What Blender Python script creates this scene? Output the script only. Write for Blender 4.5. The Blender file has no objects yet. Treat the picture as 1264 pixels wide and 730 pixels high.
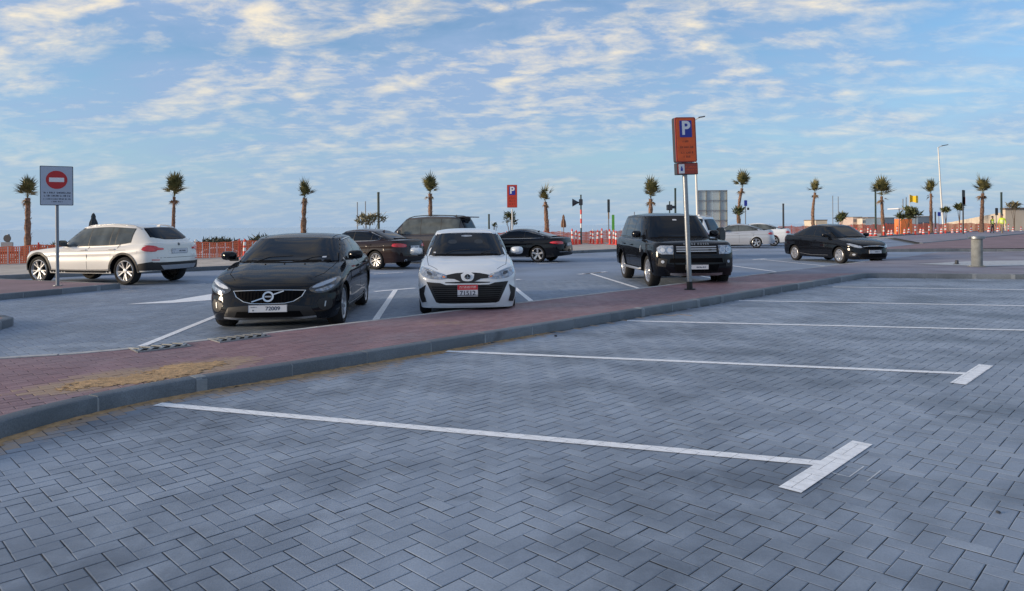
import bpy, bmesh, math, random
import numpy as np
from mathutils import Vector, Matrix
from mathutils import noise as mnoise
from mathutils.bvhtree import BVHTree
from mathutils.geometry import delaunay_2d_cdt

random.seed(7)
SC = bpy.context.scene
COL = SC.collection

# ------------------------------------------------------------------ camera
CAM_F, CAM_H, ROLL = 870.0, 1.52, .008
cd = bpy.data.cameras.new('camera'); cam = bpy.data.objects.new('camera', cd); COL.objects.link(cam)
cd.sensor_width = 36.0; cd.lens = 36.0 * CAM_F / 1264.0
cd.shift_y = -(365 - 278.7) / 1264.0
cd.clip_start = .05; cd.clip_end = 30000
cam.matrix_world = Matrix.Translation((0, 0, CAM_H)) @ Matrix.Rotation(math.radians(90), 4, 'X') @ Matrix.Rotation(-ROLL, 4, 'Z')
SC.camera = cam

# ------------------------------------------------------------------ world, sun, exposure
SUN_EL, SUN_AZ = math.radians(11), (-.972, -.235)          # low veiled sun behind the camera on the left
SC.view_settings.view_transform = 'Standard'; SC.view_settings.look = 'None'
SC.view_settings.exposure = 0.92; SC.view_settings.gamma = 1
w = bpy.data.worlds.new('World'); SC.world = w; w.use_nodes = True
nt = w.node_tree; nt.nodes.clear()


def N(t, kind, **kw):
    n = t.nodes.new(kind)
    for k, v in kw.items():
        if k.startswith('i_'):
            n.inputs[k[2:].replace('_', ' ')].default_value = v
        else:
            setattr(n, k, v)
    return n


def math_n(t, op, a, b=None, clamp=False):
    n = t.nodes.new('ShaderNodeMath'); n.operation = op; n.use_clamp = clamp
    for i, v in enumerate((a, b)):
        if v is None: continue
        if isinstance(v, (int, float)): n.inputs[i].default_value = v
        else: t.links.new(v, n.inputs[i])
    return n.outputs[0]


def mix_n(t, fac, a, b):
    n = t.nodes.new('ShaderNodeMix'); n.data_type = 'RGBA'
    for i, v in ((0, fac), (6, a), (7, b)):
        if isinstance(v, (int, float)): n.inputs[i].default_value = v
        elif isinstance(v, tuple): n.inputs[i].default_value = (*v[:3], 1)
        else: t.links.new(v, n.inputs[i])
    return n.outputs[2]


def ramp_n(t, fac, stops, interp='LINEAR'):
    n = t.nodes.new('ShaderNodeValToRGB'); n.color_ramp.interpolation = interp
    e = n.color_ramp.elements
    while len(e) < len(stops): e.new(.5)
    for k, (p, c) in enumerate(stops):
        e[k].position = p; e[k].color = (*c, 1) if isinstance(c, tuple) else (c, c, c, 1)
    t.links.new(fac, n.inputs[0])
    return n.outputs[0]


sun_rot = math.atan2(SUN_AZ[0], SUN_AZ[1])
sky = N(nt, 'ShaderNodeTexSky', sky_type='NISHITA', sun_disc=False, sun_elevation=SUN_EL, sun_rotation=sun_rot,
        altitude=0, air_density=1.0, dust_density=.6, ozone_density=2.2)
tc = N(nt, 'ShaderNodeTexCoord')
sx = N(nt, 'ShaderNodeSeparateXYZ'); nt.links.new(tc.outputs['Generated'], sx.inputs[0])
zc = math_n(nt, 'MAXIMUM', sx.outputs[2], 0.0)
zp = math_n(nt, 'ADD', zc, .20)
cu = math_n(nt, 'DIVIDE', sx.outputs[0], zp); cv = math_n(nt, 'DIVIDE', sx.outputs[1], zp)
cx = N(nt, 'ShaderNodeCombineXYZ'); nt.links.new(cu, cx.inputs[0]); nt.links.new(cv, cx.inputs[1])


def wnoise(scale, rot, loc, stretch, detail=6, rough=.55, dist=0.0):
    mp = N(nt, 'ShaderNodeMapping'); mp.inputs['Rotation'].default_value = (0, 0, rot)
    mp.inputs['Scale'].default_value = (scale, scale * stretch, scale); mp.inputs['Location'].default_value = loc
    nt.links.new(cx.outputs[0], mp.inputs[0])
    n = N(nt, 'ShaderNodeTexNoise'); n.inputs['Scale'].default_value = 1; n.inputs['Detail'].default_value = detail
    n.inputs['Roughness'].default_value = rough; n.inputs['Distortion'].default_value = dist
    nt.links.new(mp.outputs[0], n.inputs['Vector'])
    return n.outputs['Fac']


big = wnoise(.42, -.35, (3.1, 1.7, 0), 1.5, 4, .5, .4)
mid = wnoise(1.5, -.5, (7.3, 2.2, 3), 1.9, 7, .60, .5)
fine = wnoise(5.5, -.3, (1.3, 8.2, 5), 1.35, 6, .62, .3)
cov = math_n(nt, 'ADD', math_n(nt, 'ADD', math_n(nt, 'MULTIPLY', big, .95), math_n(nt, 'MULTIPLY', mid, .75)), math_n(nt, 'MULTIPLY', fine, .38))
cov2 = math_n(nt, 'MULTIPLY', math_n(nt, 'SUBTRACT', math_n(nt, 'SUBTRACT', cov, math_n(nt, 'MULTIPLY', sx.outputs[0], .06)), .765), 3.0, True)
# lit tufts against grey bellies: a shifted copy of the ripples marks the side towards the sun
mid2 = wnoise(1.5, -.5, (7.3 + .30, 2.2 + .05, 3), 1.9, 7, .60, .5)
fine2 = wnoise(5.5, -.3, (1.3 + .35, 8.2 + .1, 5), 1.35, 6, .62, .3)
lit = math_n(nt, 'ADD', math_n(nt, 'MULTIPLY', math_n(nt, 'SUBTRACT', mid, mid2), 3.0), math_n(nt, 'MULTIPLY', math_n(nt, 'SUBTRACT', fine, fine2), 2.6))
lit = math_n(nt, 'ADD', lit, .20, True)
# colours are multiplied by 1/0.1 because the background strength is 0.1
CL = lambda c: tuple(v * 10 for v in c)
hz = math_n(nt, 'POWER', math_n(nt, 'SUBTRACT', 1.0, math_n(nt, 'MULTIPLY', zc, 3.3), True), 1.6)
lit = math_n(nt, 'MULTIPLY', lit, math_n(nt, 'SUBTRACT', 1.0, math_n(nt, 'MULTIPLY', hz, .65), True))
cloud_col = mix_n(nt, lit, CL((.180, .252, .380)), CL((.56, .49, .375)))
skyc = N(nt, 'ShaderNodeMix', data_type='RGBA', blend_type='MULTIPLY'); skyc.inputs[0].default_value = 1
nt.links.new(sky.outputs[0], skyc.inputs[6]); skyc.inputs[7].default_value = (.76, .92, 1.06, 1)
elev = sx.outputs[2]
base = mix_n(nt, math_n(nt, 'MULTIPLY', hz, .88), skyc.outputs[2], CL((.197, .275, .372)))
cfade = math_n(nt, 'MULTIPLY', cov2, math_n(nt, 'SUBTRACT', 1.0, math_n(nt, 'MULTIPLY', hz, .62), True))
final = mix_n(nt, math_n(nt, 'MULTIPLY', cfade, .88), base, cloud_col)
bg = N(nt, 'ShaderNodeBackground'); bg.inputs[1].default_value = .1
nt.links.new(final, bg.inputs[0])
wo = N(nt, 'ShaderNodeOutputWorld'); nt.links.new(bg.outputs[0], wo.inputs[0])

sl = bpy.data.lights.new('sun', 'SUN'); sun = bpy.data.objects.new('sun', sl); COL.objects.link(sun)
sl.energy = 2.2; sl.angle = math.radians(14); sl.color = (1.0, .80, .58)
sd = Vector((SUN_AZ[0] * math.cos(SUN_EL), SUN_AZ[1] * math.cos(SUN_EL), math.sin(SUN_EL)))
sun.rotation_euler = sd.to_track_quat('Z', 'Y').to_euler()

# ------------------------------------------------------------------ helpers
def G(px, py, z=0.0):
    """ground point seen at a pixel of the 1264 x 730 photograph"""
    dx, dy = px - 632, py - 278.7
    x = dx * math.cos(ROLL) - dy * math.sin(ROLL); y = dy * math.cos(ROLL) + dx * math.sin(ROLL)
    Y = CAM_F * (CAM_H - z) / y
    return Vector((x * Y / CAM_F, Y))


def A(px, py, Y):
    """point at depth Y seen at a pixel"""
    dx, dy = px - 632, py - 278.7
    x = dx * math.cos(ROLL) - dy * math.sin(ROLL); y = dy * math.cos(ROLL) + dx * math.sin(ROLL)
    return Vector((x * Y / CAM_F, Y, CAM_H - y * Y / CAM_F))


def tag(o, label=None, cat=None, group=None, kind=None):
    if label: o['label'] = label
    if cat: o['category'] = cat
    if group: o['group'] = group
    if kind: o['kind'] = kind
    return o


def empty(name, loc=(0, 0, 0), rz=0.0):
    o = bpy.data.objects.new(name, None); COL.objects.link(o)
    o.location = loc; o.rotation_euler = (0, 0, rz); o.empty_display_size = .2
    return o


def link(name, me, parent=None, loc=None, rz=None):
    o = bpy.data.objects.new(name, me); COL.objects.link(o)
    if parent is not None: o.parent = parent
    if loc is not None: o.location = loc
    if rz is not None: o.rotation_euler = (0, 0, rz)
    return o


def mesh(name, verts, faces, mats, midx=None, smooth=True, angle=40):
    me = bpy.data.meshes.new(name); me.from_pydata([tuple(v) for v in verts], [], faces)
    for m in (mats if isinstance(mats, (list, tuple)) else [mats]): me.materials.append(m)
    if midx is not None: me.polygons.foreach_set('material_index', midx)
    me.polygons.foreach_set('use_smooth', [smooth] * len(me.polygons))
    me.update()
    if smooth and angle < 180: me.set_sharp_from_angle(angle=math.radians(angle))
    return me


class MB:
    """collects simple solids into one mesh"""
    def __init__(s): s.v, s.f, s.m = [], [], []

    def add(s, vs, fs, mi=0, M=None):
        b = len(s.v)
        s.v += [(M @ Vector(p)) if M is not None else Vector(p) for p in vs]
        s.f += [tuple(b + i for i in f) for f in fs]; s.m += [mi] * len(fs)

    def box(s, lo, hi, mi=0, M=None, bev=0.0):
        if bev > 0:
            x0, y0, z0 = lo; x1, y1, z1 = hi; b = bev
            vs = []
            for (z, k) in ((z0, b), (z0 + b, 0), (z1 - b, 0), (z1, b)):
                vs += [(x0 + k, y0 + k, z), (x1 - k, y0 + k, z), (x1 - k, y1 - k, z), (x0 + k, y1 - k, z)]
            fs = [(3, 2, 1, 0), (12, 13, 14, 15)]
            for r in range(3):
                for i in range(4):
                    j = (i + 1) % 4; fs.append((r * 4 + i, r * 4 + j, r * 4 + 4 + j, r * 4 + 4 + i))
            s.add(vs, fs, mi, M); return
        x0, y0, z0 = lo; x1, y1, z1 = hi
        s.add([(x0, y0, z0), (x1, y0, z0), (x1, y1, z0), (x0, y1, z0), (x0, y0, z1), (x1, y0, z1), (x1, y1, z1), (x0, y1, z1)],
              [(3, 2, 1, 0), (4, 5, 6, 7), (0, 1, 5, 4), (1, 2, 6, 5), (2, 3, 7, 6), (3, 0, 4, 7)], mi, M)

    def tube(s, pts, rads, n=10, mi=0, caps=True, M=None):
        pts = [Vector(p) for p in pts]
        if not isinstance(rads, (list, tuple)): rads = [rads] * len(pts)
        vs, fs = [], []
        for i, p in enumerate(pts):
            d = (pts[min(i + 1, len(pts) - 1)] - pts[max(i - 1, 0)]).normalized()
            up = Vector((0, 0, 1)) if abs(d.z) < .95 else Vector((1, 0, 0))
            a = d.cross(up).normalized(); b = a.cross(d)
            for k in range(n):
                t = 2 * math.pi * k / n; vs.append(p + (a * math.cos(t) + b * math.sin(t)) * rads[i])
        for i in range(len(pts) - 1):
            for k in range(n):
                j = (k + 1) % n; fs.append((i * n + k, i * n + j, i * n + n + j, i * n + n + k))
        if caps:
            fs.append(tuple(range(n - 1, -1, -1))); fs.append(tuple((len(pts) - 1) * n + k for k in range(n)))
        s.add(vs, fs, mi, M)

    def lathe(s, prof, n=24, axis='z', mi=0, M=None, close=False):
        """prof: (radius, height)"""
        vs, fs = [], []
        for (r, h) in prof:
            for k in range(n):
                t = 2 * math.pi * k / n; c, q = r * math.cos(t), r * math.sin(t)
                vs.append((c, q, h) if axis == 'z' else (c, h, q))
        R = len(prof)
        for i in range(R if close else R - 1):
            i2 = (i + 1) % R
            for k in range(n):
                j = (k + 1) % n; fs.append((i * n + k, i * n + j, i2 * n + j, i2 * n + k))
        s.add(vs, fs, mi, M)

    def build(s, name, mats, parent=None, smooth=True, angle=35, loc=None, rz=None):
        return link(name, mesh(name, s.v, s.f, mats, s.m, smooth, angle), parent, loc, rz)


def interp(tab):
    xs = [p[0] for p in tab]; ys = [p[1] for p in tab]
    n = len(xs); h = [xs[i + 1] - xs[i] for i in range(n - 1)]; d = [(ys[i + 1] - ys[i]) / h[i] for i in range(n - 1)]
    m = [d[0]] + [0 if d[i - 1] * d[i] <= 0 else 2 * d[i - 1] * d[i] / (d[i - 1] + d[i]) for i in range(1, n - 1)] + [d[-1]]

    def f(x):
        if x <= xs[0]: return ys[0]
        if x >= xs[-1]: return ys[-1]
        i = 0
        while x > xs[i + 1]: i += 1
        t = (x - xs[i]) / h[i]; t2, t3 = t * t, t * t * t
        return (2 * t3 - 3 * t2 + 1) * ys[i] + (t3 - 2 * t2 + t) * h[i] * m[i] + (-2 * t3 + 3 * t2) * ys[i + 1] + (t3 - t2) * h[i] * m[i + 1]
    return f


# ------------------------------------------------------------------ materials
def mat(name, col, rough=.6, metal=0.0, coat=0.0, spec=.5, var=0.0, vscale=6.0, bump=0.0, bscale=60.0, emit=None, col2=None):
    m = bpy.data.materials.new(name); m.use_nodes = True; t = m.node_tree; b = t.nodes['Principled BSDF']
    b.inputs['Base Color'].default_value = (*col, 1); b.inputs['Roughness'].default_value = rough
    b.inputs['Metallic'].default_value = metal; b.inputs['Coat Weight'].default_value = coat
    b.inputs['Coat Roughness'].default_value = .04; b.inputs['Specular IOR Level'].default_value = spec
    if var > 0 or col2 or bump > 0:
        g = N(t, 'ShaderNodeNewGeometry')
        if var > 0 or col2:
            n = N(t, 'ShaderNodeTexNoise'); n.inputs['Scale'].default_value = vscale; n.inputs['Detail'].default_value = 5
            t.links.new(g.outputs['Position'], n.inputs['Vector'])
            lo = tuple(c * (1 - var) for c in col); hi = col2 if col2 else tuple(min(1, c * (1 + var)) for c in col)
            t.links.new(ramp_n(t, n.outputs['Fac'], [(.32, lo), (.68, hi)]), b.inputs['Base Color'])
        if bump > 0:
            n2 = N(t, 'ShaderNodeTexNoise'); n2.inputs['Scale'].default_value = bscale; n2.inputs['Detail'].default_value = 4
            t.links.new(g.outputs['Position'], n2.inputs['Vector'])
            bp = N(t, 'ShaderNodeBump'); bp.inputs['Strength'].default_value = bump; bp.inputs['Distance'].default_value = .01
            t.links.new(n2.outputs['Fac'], bp.inputs['Height']); t.links.new(bp.outputs[0], b.inputs['Normal'])
    return m


def paver_mat(name, c_lo, c_hi, stain, obj_random, stain_amt=.55, grain=.5):
    """concrete pavers: own tone per paver, tyre and oil stains, dust, sand grain"""
    m = bpy.data.materials.new(name); m.use_nodes = True; t = m.node_tree; b = t.nodes['Principled BSDF']
    if obj_random:
        r = N(t, 'ShaderNodeObjectInfo', name='Object Info').outputs['Random']
    else:
        r = N(t, 'ShaderNodeAttribute', attribute_name='rnd').outputs['Fac']
    g = N(t, 'ShaderNodeNewGeometry')
    c = ramp_n(t, r, [(0, c_lo), (.75, tuple(.45 * a + .55 * d for a, d in zip(c_lo, c_hi))), (1, c_hi)])

    def no(scale, det, sc=(1, 1, 1), rot=0.0, rough=.55):
        mp = N(t, 'ShaderNodeMapping'); mp.inputs['Scale'].default_value = sc; mp.inputs['Rotation'].default_value = (0, 0, rot)
        t.links.new(g.outputs['Position'], mp.inputs[0])
        n = N(t, 'ShaderNodeTexNoise'); n.inputs['Scale'].default_value = scale; n.inputs['Detail'].default_value = det; n.inputs['Roughness'].default_value = rough
        t.links.new(mp.outputs[0], n.inputs['Vector']); return n.outputs['Fac']
    st = ramp_n(t, no(.55, 6, (1, 1.7, 1), .6, .6), [(.44, 0.0), (.64, 1.0)])
    c = mix_n(t, math_n(t, 'MULTIPLY', st, stain_amt), c, stain)
    spots = ramp_n(t, no(1.7, 3), [(.66, 0.0), (.74, 1.0)])
    c = mix_n(t, math_n(t, 'MULTIPLY', spots, .45), c, tuple(v * .55 for v in stain))
    pale = ramp_n(t, no(1.1, 7, (1.6, .8, 1), -.4, .65), [(.50, 0.0), (.72, 1.0)])
    c = mix_n(t, math_n(t, 'MULTIPLY', pale, .45), c, tuple(min(1, v * 1.35) for v in c_hi))
    gr = no(90, 3); c = mix_n(t, math_n(t, 'MULTIPLY', ramp_n(t, gr, [(.35, 1.0), (.6, 0.0)]), .34 * grain), c, tuple(v * .3 for v in c_lo))
    if obj_random:
        so = N(t, 'ShaderNodeSeparateColor'); t.links.new(t.nodes['Object Info'].outputs['Color'], so.inputs[0]); sa = so.outputs[0]
    else: sa = N(t, 'ShaderNodeAttribute', attribute_name='sand').outputs['Fac']
    sn = math_n(t, 'ADD', sa, math_n(t, 'MULTIPLY', math_n(t, 'SUBTRACT', no(13, 5, rough=.7), .5), 1.1))
    c = mix_n(t, math_n(t, 'MULTIPLY', math_n(t, 'MULTIPLY', ramp_n(t, sn, [(.22, 0.0), (.75, 1.0)]), .86), math_n(t, 'GREATER_THAN', sa, .01)), c, (.37, .255, .160))
    t.links.new(c, b.inputs['Base Color'])
    t.links.new(ramp_n(t, st, [(0, .68), (1, .5)]), b.inputs['Roughness'])
    bp = N(t, 'ShaderNodeBump'); bp.inputs['Strength'].default_value = .35; bp.inputs['Distance'].default_value = .003
    t.links.new(no(140, 4), bp.inputs['Height']); t.links.new(bp.outputs[0], b.inputs['Normal'])
    return m


M = {}
GREY = ((.245, .296, .375), (.312, .368, .448), (.095, .120, .160))
PINK = ((.225, .125, .140), (.300, .182, .195), (.135, .092, .108))
for nm, c in (('grey', GREY), ('pink', PINK)):
    for k, ob in (('', False), ('_one', True)):
        M[nm + k] = paver_mat(nm + '_paver' + k, *c, ob, .88 if nm == 'grey' else .35)
M['grey_back'] = paver_mat('grey_paver_far_lot', (.200, .252, .335), (.255, .312, .400), (.095, .125, .172), False, .5)
M['joint'] = mat('joint_sand', (.055, .060, .066), .95, var=.35, vscale=3)
M['asphalt_far'] = mat('far_road', (.215, .27, .36), .85, var=.22, vscale=.35, bump=.3)
M['plaza'] = mat('plaza_paving', (.215, .195, .235), .85, var=.16, vscale=.6, bump=.3, col2=(.29, .285, .34))
M['pink_far'] = mat('pink_paving_far', (.22, .15, .17), .85, var=.18, vscale=.8, bump=.3)
M['kerb'] = paver_mat('kerb_concrete', (.115, .138, .165), (.20, .228, .26), (.06, .075, .09), True, .5, 1.2)
M['old_kerb'] = mat('kerb_concrete', (.105, .13, .16), .75, var=.35, vscale=4, bump=.5, bscale=90, col2=(.20, .235, .27))
M['mortar'] = mat('kerb_mortar', (.24, .265, .29), .9, var=.2, bump=.4)
M['edging'] = mat('edging_concrete', (.42, .42, .42), .8, var=.2, vscale=8, bump=.3)
M['paint'] = mat('road_paint', (.87, .88, .90), .55, var=.10, vscale=14, bump=.25, bscale=120)
M['paint_worn'] = mat('worn_road_paint', (.60, .64, .68), .65, var=.18, vscale=4, bump=.3)
M['sand'] = mat('sand', (.40, .30, .185), .95, var=.25, vscale=5, bump=.6, bscale=45)
M['sand_drift'] = mat('sand_drift', (.42, .27, .14), .95, var=.30, vscale=14, bump=.7, bscale=70)
M['sand_far'] = mat('beach_sand', (.46, .41, .36), .95, var=.18, vscale=1.5, bump=.3)
M['scrub'] = mat('scrub', (.07, .075, .05), .9, var=.5, vscale=1.2)
M['steel'] = mat('galvanised_steel', (.30, .32, .34), .42, metal=.85, var=.1, vscale=20)
M['pole_grey'] = mat('pole_paint', (.20, .23, .27), .5, metal=.3)
M['pole_dark'] = mat('dark_pole_paint', (.025, .05, .045), .5)
M['pole_white'] = mat('white_pole', (.62, .62, .60), .45, metal=.2)
M['black'] = mat('black_plastic', (.018, .018, .02), .6)
M['dark'] = mat('dark_panel', (.035, .04, .05), .5)
M['cast_iron'] = mat('cast_iron', (.045, .045, .05), .6, metal=.6, bump=.4)
M['sign_face'] = mat('sign_face_grey_white', (.42, .47, .56), .45)
M['sign_red'] = mat('sign_red', (.50, .018, .022), .4)
M['sign_white'] = mat('sign_white', (.78, .78, .80), .4)
M['sign_far'] = mat('far_sign_red_orange', (.50, .045, .022), .5)
M['sign_orange'] = mat('sign_orange', (.80, .115, .018), .45, var=.12, vscale=7)
M['sign_frame_red'] = mat('sign_frame_red', (.36, .05, .03), .45)
M['sign_blue'] = mat('sign_blue', (.018, .035, .32), .4)
M['print_dark'] = mat('dark_print', (.02, .02, .05), .5)
M['print_brown'] = mat('brown_print', (.22, .03, .01), .5)
M['bollard'] = mat('bollard_concrete', (.24, .25, .24), .85, var=.18, vscale=6, bump=.5)
M['net'] = mat('orange_plastic_net', (.85, .19, .085), .55)
M['net_red'] = mat('red_plastic', (.72, .05, .03), .5)
M['cone_white'] = mat('cone_white_band', (.75, .75, .74), .5)
M['palm_trunk'] = mat('palm_trunk', (.21, .125, .085), .95, var=.5, vscale=9, bump=.8, bscale=25)
M['frond'] = mat('palm_frond', (.085, .105, .035), .55, var=.45, vscale=2.5, col2=(.21, .185, .07))
M['frond_dry'] = mat('dry_frond', (.24, .15, .07), .8, var=.4, vscale=5)
M['leaf'] = mat('shrub_leaf', (.055, .085, .03), .55, var=.4, vscale=5, col2=(.12, .13, .05))
M['leaf_pale'] = mat('pale_shrub_leaf', (.16, .15, .08), .6, var=.4, vscale=5, col2=(.27, .24, .14))
M['wood'] = mat('bark', (.11, .08, .06), .9, var=.3)
M['canvas_dark'] = mat('dark_canvas', (.035, .05, .06), .85, var=.2)
M['canvas_brown'] = mat('brown_canvas', (.20, .12, .08), .85, var=.2)
M['hivis'] = mat('hi_vis_fabric', (.55, .72, .04), .7)
M['cloth_dark'] = mat('dark_workwear', (.03, .035, .05), .85)
M['cloth_khaki'] = mat('khaki_workwear', (.24, .20, .15), .85)
M['skin'] = mat('skin', (.20, .11, .07), .6)
M['flag_yellow'] = mat('yellow_flag', (.85, .55, .02), .7)
M['green_sign'] = mat('green_banner', (.12, .42, .06), .6)
M['wall_tan'] = mat('tan_wall', (.58, .50, .40), .85, var=.1, vscale=.4)
M['bld_peach'] = mat('peach_render', (.48, .37, .31), .85, var=.08, vscale=.2)
M['bld_grey'] = mat('blue_grey_cladding', (.13, .17, .22), .6, var=.15, vscale=.2)
M['win_dark'] = mat('far_window', (.06, .08, .11), .25)
M['roof_dark'] = mat('roof_edge', (.16, .13, .11), .8)
M['board_back'] = mat('hoarding_panel', (.42, .50, .53), .6, var=.06, vscale=.5)
M['orange_box'] = mat('orange_kiosk_panel', (.85, .25, .08), .6, var=.1)

# cars
M['black_paint'] = mat('black_car_paint', (.004, .005, .008), .5, coat=.62, spec=.02, var=.12, vscale=2)
M['brown_black_paint'] = mat('dark_brown_car_paint', (.020, .011, .011), .45, coat=.75, spec=.05)
M['bronze_grey_paint'] = mat('bronze_grey_car_paint', (.045, .040, .043), .38, metal=.4, coat=1.0)
M['white_paint'] = mat('white_car_paint', (.70, .74, .78), .32, coat=.8, var=.02, vscale=2)
M['cream_white_paint'] = mat('pearl_white_car_paint', (.74, .72, .68), .32, coat=.8, var=.02, vscale=2)
M['silver_paint'] = mat('silver_car_paint', (.50, .52, .55), .34, metal=.45, coat=.9)
M['glass'] = mat('car_glass', (.006, .010, .018), .03, spec=.22)
M['glass_pale'] = mat('car_glass_see_through', (.085, .10, .105), .05, spec=.4, var=.4, vscale=2.2)
M['glass_inner'] = mat('seat_seen_through_glass', (.03, .036, .045), .05, spec=.22)
M['trim'] = mat('matt_black_trim', (.012, .012, .013), .55, var=.2)
M['seam'] = mat('panel_gap', (.004, .004, .005), .9, spec=.1)
M['chrome'] = mat('chrome', (.66, .67, .68), .12, metal=1.0)
M['satin'] = mat('satin_metal', (.42, .43, .45), .35, metal=.8)
M['rim'] = mat('alloy_rim', (.58, .59, .61), .28, metal=.85)
M['rim_dark'] = mat('dark_alloy_rim', (.10, .10, .11), .3, metal=.8)
M['rubber'] = mat('tyre_rubber', (.013, .013, .014), .85, bump=.3, bscale=150)
M['lamp'] = mat('headlight_glass', (.30, .34, .40), .08, metal=.35, coat=1.0, var=.5, vscale=18)
M['lamp_bright'] = mat('headlight_reflector', (.42, .47, .55), .5, metal=.3, coat=1.0)
M['lamp_dark'] = mat('headlight_housing', (.03, .035, .045), .12, coat=1.0)
M['amber'] = mat('amber_reflector', (.75, .22, .03), .2, coat=1.0)
M['red_lamp'] = mat('red_tail_lamp', (.62, .010, .016), .12, coat=1.0)
M['red_bright'] = mat('red_tail_lens', (.75, .03, .04), .15, coat=1.0)
M['plate'] = mat('number_plate', (.62, .64, .68), .4)
M['plate_red'] = mat('number_plate_red_band', (.55, .03, .04), .4)
M['under'] = mat('underbody', (.006, .006, .007), .95, spec=.1)


# ------------------------------------------------------------------ paving
U45 = math.radians(45.5)
UV = (Vector((math.cos(U45), math.sin(U45))), Vector((-math.sin(U45), math.cos(U45))))


def inside(poly, P):
    x, y = P[:, 0], P[:, 1]; r = np.zeros(len(P), bool); n = len(poly)
    for i in range(n):
        x1, y1 = poly[i][0], poly[i][1]; x2, y2 = poly[(i + 1) % n][0], poly[(i + 1) % n][1]
        c = (y1 > y) != (y2 > y)
        with np.errstate(divide='ignore', invalid='ignore'):
            xi = (x2 - x1) * (y - y1) / (y2 - y1 + 1e-12) + x1
        r ^= c & (x < xi)
    return r


def brick_cells(poly, bond='herring', unit=.1, ang=U45):
    P = np.array([(p[0], p[1]) for p in poly]); u = np.array((math.cos(ang), math.sin(ang))); v = np.array((-u[1], u[0]))
    a, b = P @ u, P @ v
    i0, i1, j0, j1 = int(a.min() / unit) - 2, int(a.max() / unit) + 2, int(b.min() / unit) - 2, int(b.max() / unit) + 2
    I, J = np.meshgrid(np.arange(i0, i1), np.arange(j0, j1), indexing='ij'); I = I.ravel(); J = J.ravel()
    if bond == 'herring':
        k = (I - J) % 4
        h = k == 0; q = k == 3
        ca = np.concatenate([I[h] + 1.0, I[q] + .5]) * unit; cb = np.concatenate([J[h] + .5, J[q] + 1.0]) * unit
        o = np.concatenate([np.zeros(h.sum(), int), np.ones(q.sum(), int)])
    else:
        h = ((I + J) % 2) == 0
        ca = (I[h] + 1.0) * unit; cb = (J[h] + .5) * unit; o = np.zeros(h.sum(), int)
    C = ca[:, None] * u + cb[:, None] * v
    vis = (np.abs(C[:, 0]) < .79 * C[:, 1] + 1.0) & (C[:, 1] > 1.9)
    k = inside(poly, C) & vis
    return C[k], o[k]


def brick_mesh_arrays(C, o, z, rng, unit=.1, ang=U45, joint=.0019, ch=.0045, zj=.0006, tilt=.0005):
    n = len(C); u = np.array((math.cos(ang), math.sin(ang), 0)); v = np.array((-u[1], u[0], 0))
    ha = np.where(o == 0, unit, unit / 2) - joint + rng.uniform(-.0008, .0006, n); hb = np.where(o == 0, unit / 2, unit) - joint + rng.uniform(-.0008, .0006, n)
    sg = np.array([(-1, -1), (1, -1), (1, 1), (-1, 1)])
    V = np.zeros((n, 8, 3))
    base = np.concatenate([C, np.zeros((n, 1))], 1) + u * rng.uniform(-.0012, .0012, n)[:, None] + v * rng.uniform(-.0012, .0012, n)[:, None]
    tz = rng.uniform(-zj, zj, n); tl = rng.uniform(-tilt, tilt, (n, 2))
    for k in range(4):
        for lev, inset, dz in ((0, 0, -.0016), (1, ch, 0.0)):
            p = base + u * (sg[k, 0] * (ha - inset))[:, None] + v * (sg[k, 1] * (hb - inset))[:, None]
            p[:, 2] = z + dz + tz + sg[k, 0] * tl[:, 0] + sg[k, 1] * tl[:, 1]
            V[:, lev * 4 + k] = p
    return V


BF = np.array([(4, 5, 6, 7), (0, 1, 5, 4), (1, 2, 6, 5), (2, 3, 7, 6), (3, 0, 4, 7)])


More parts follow.
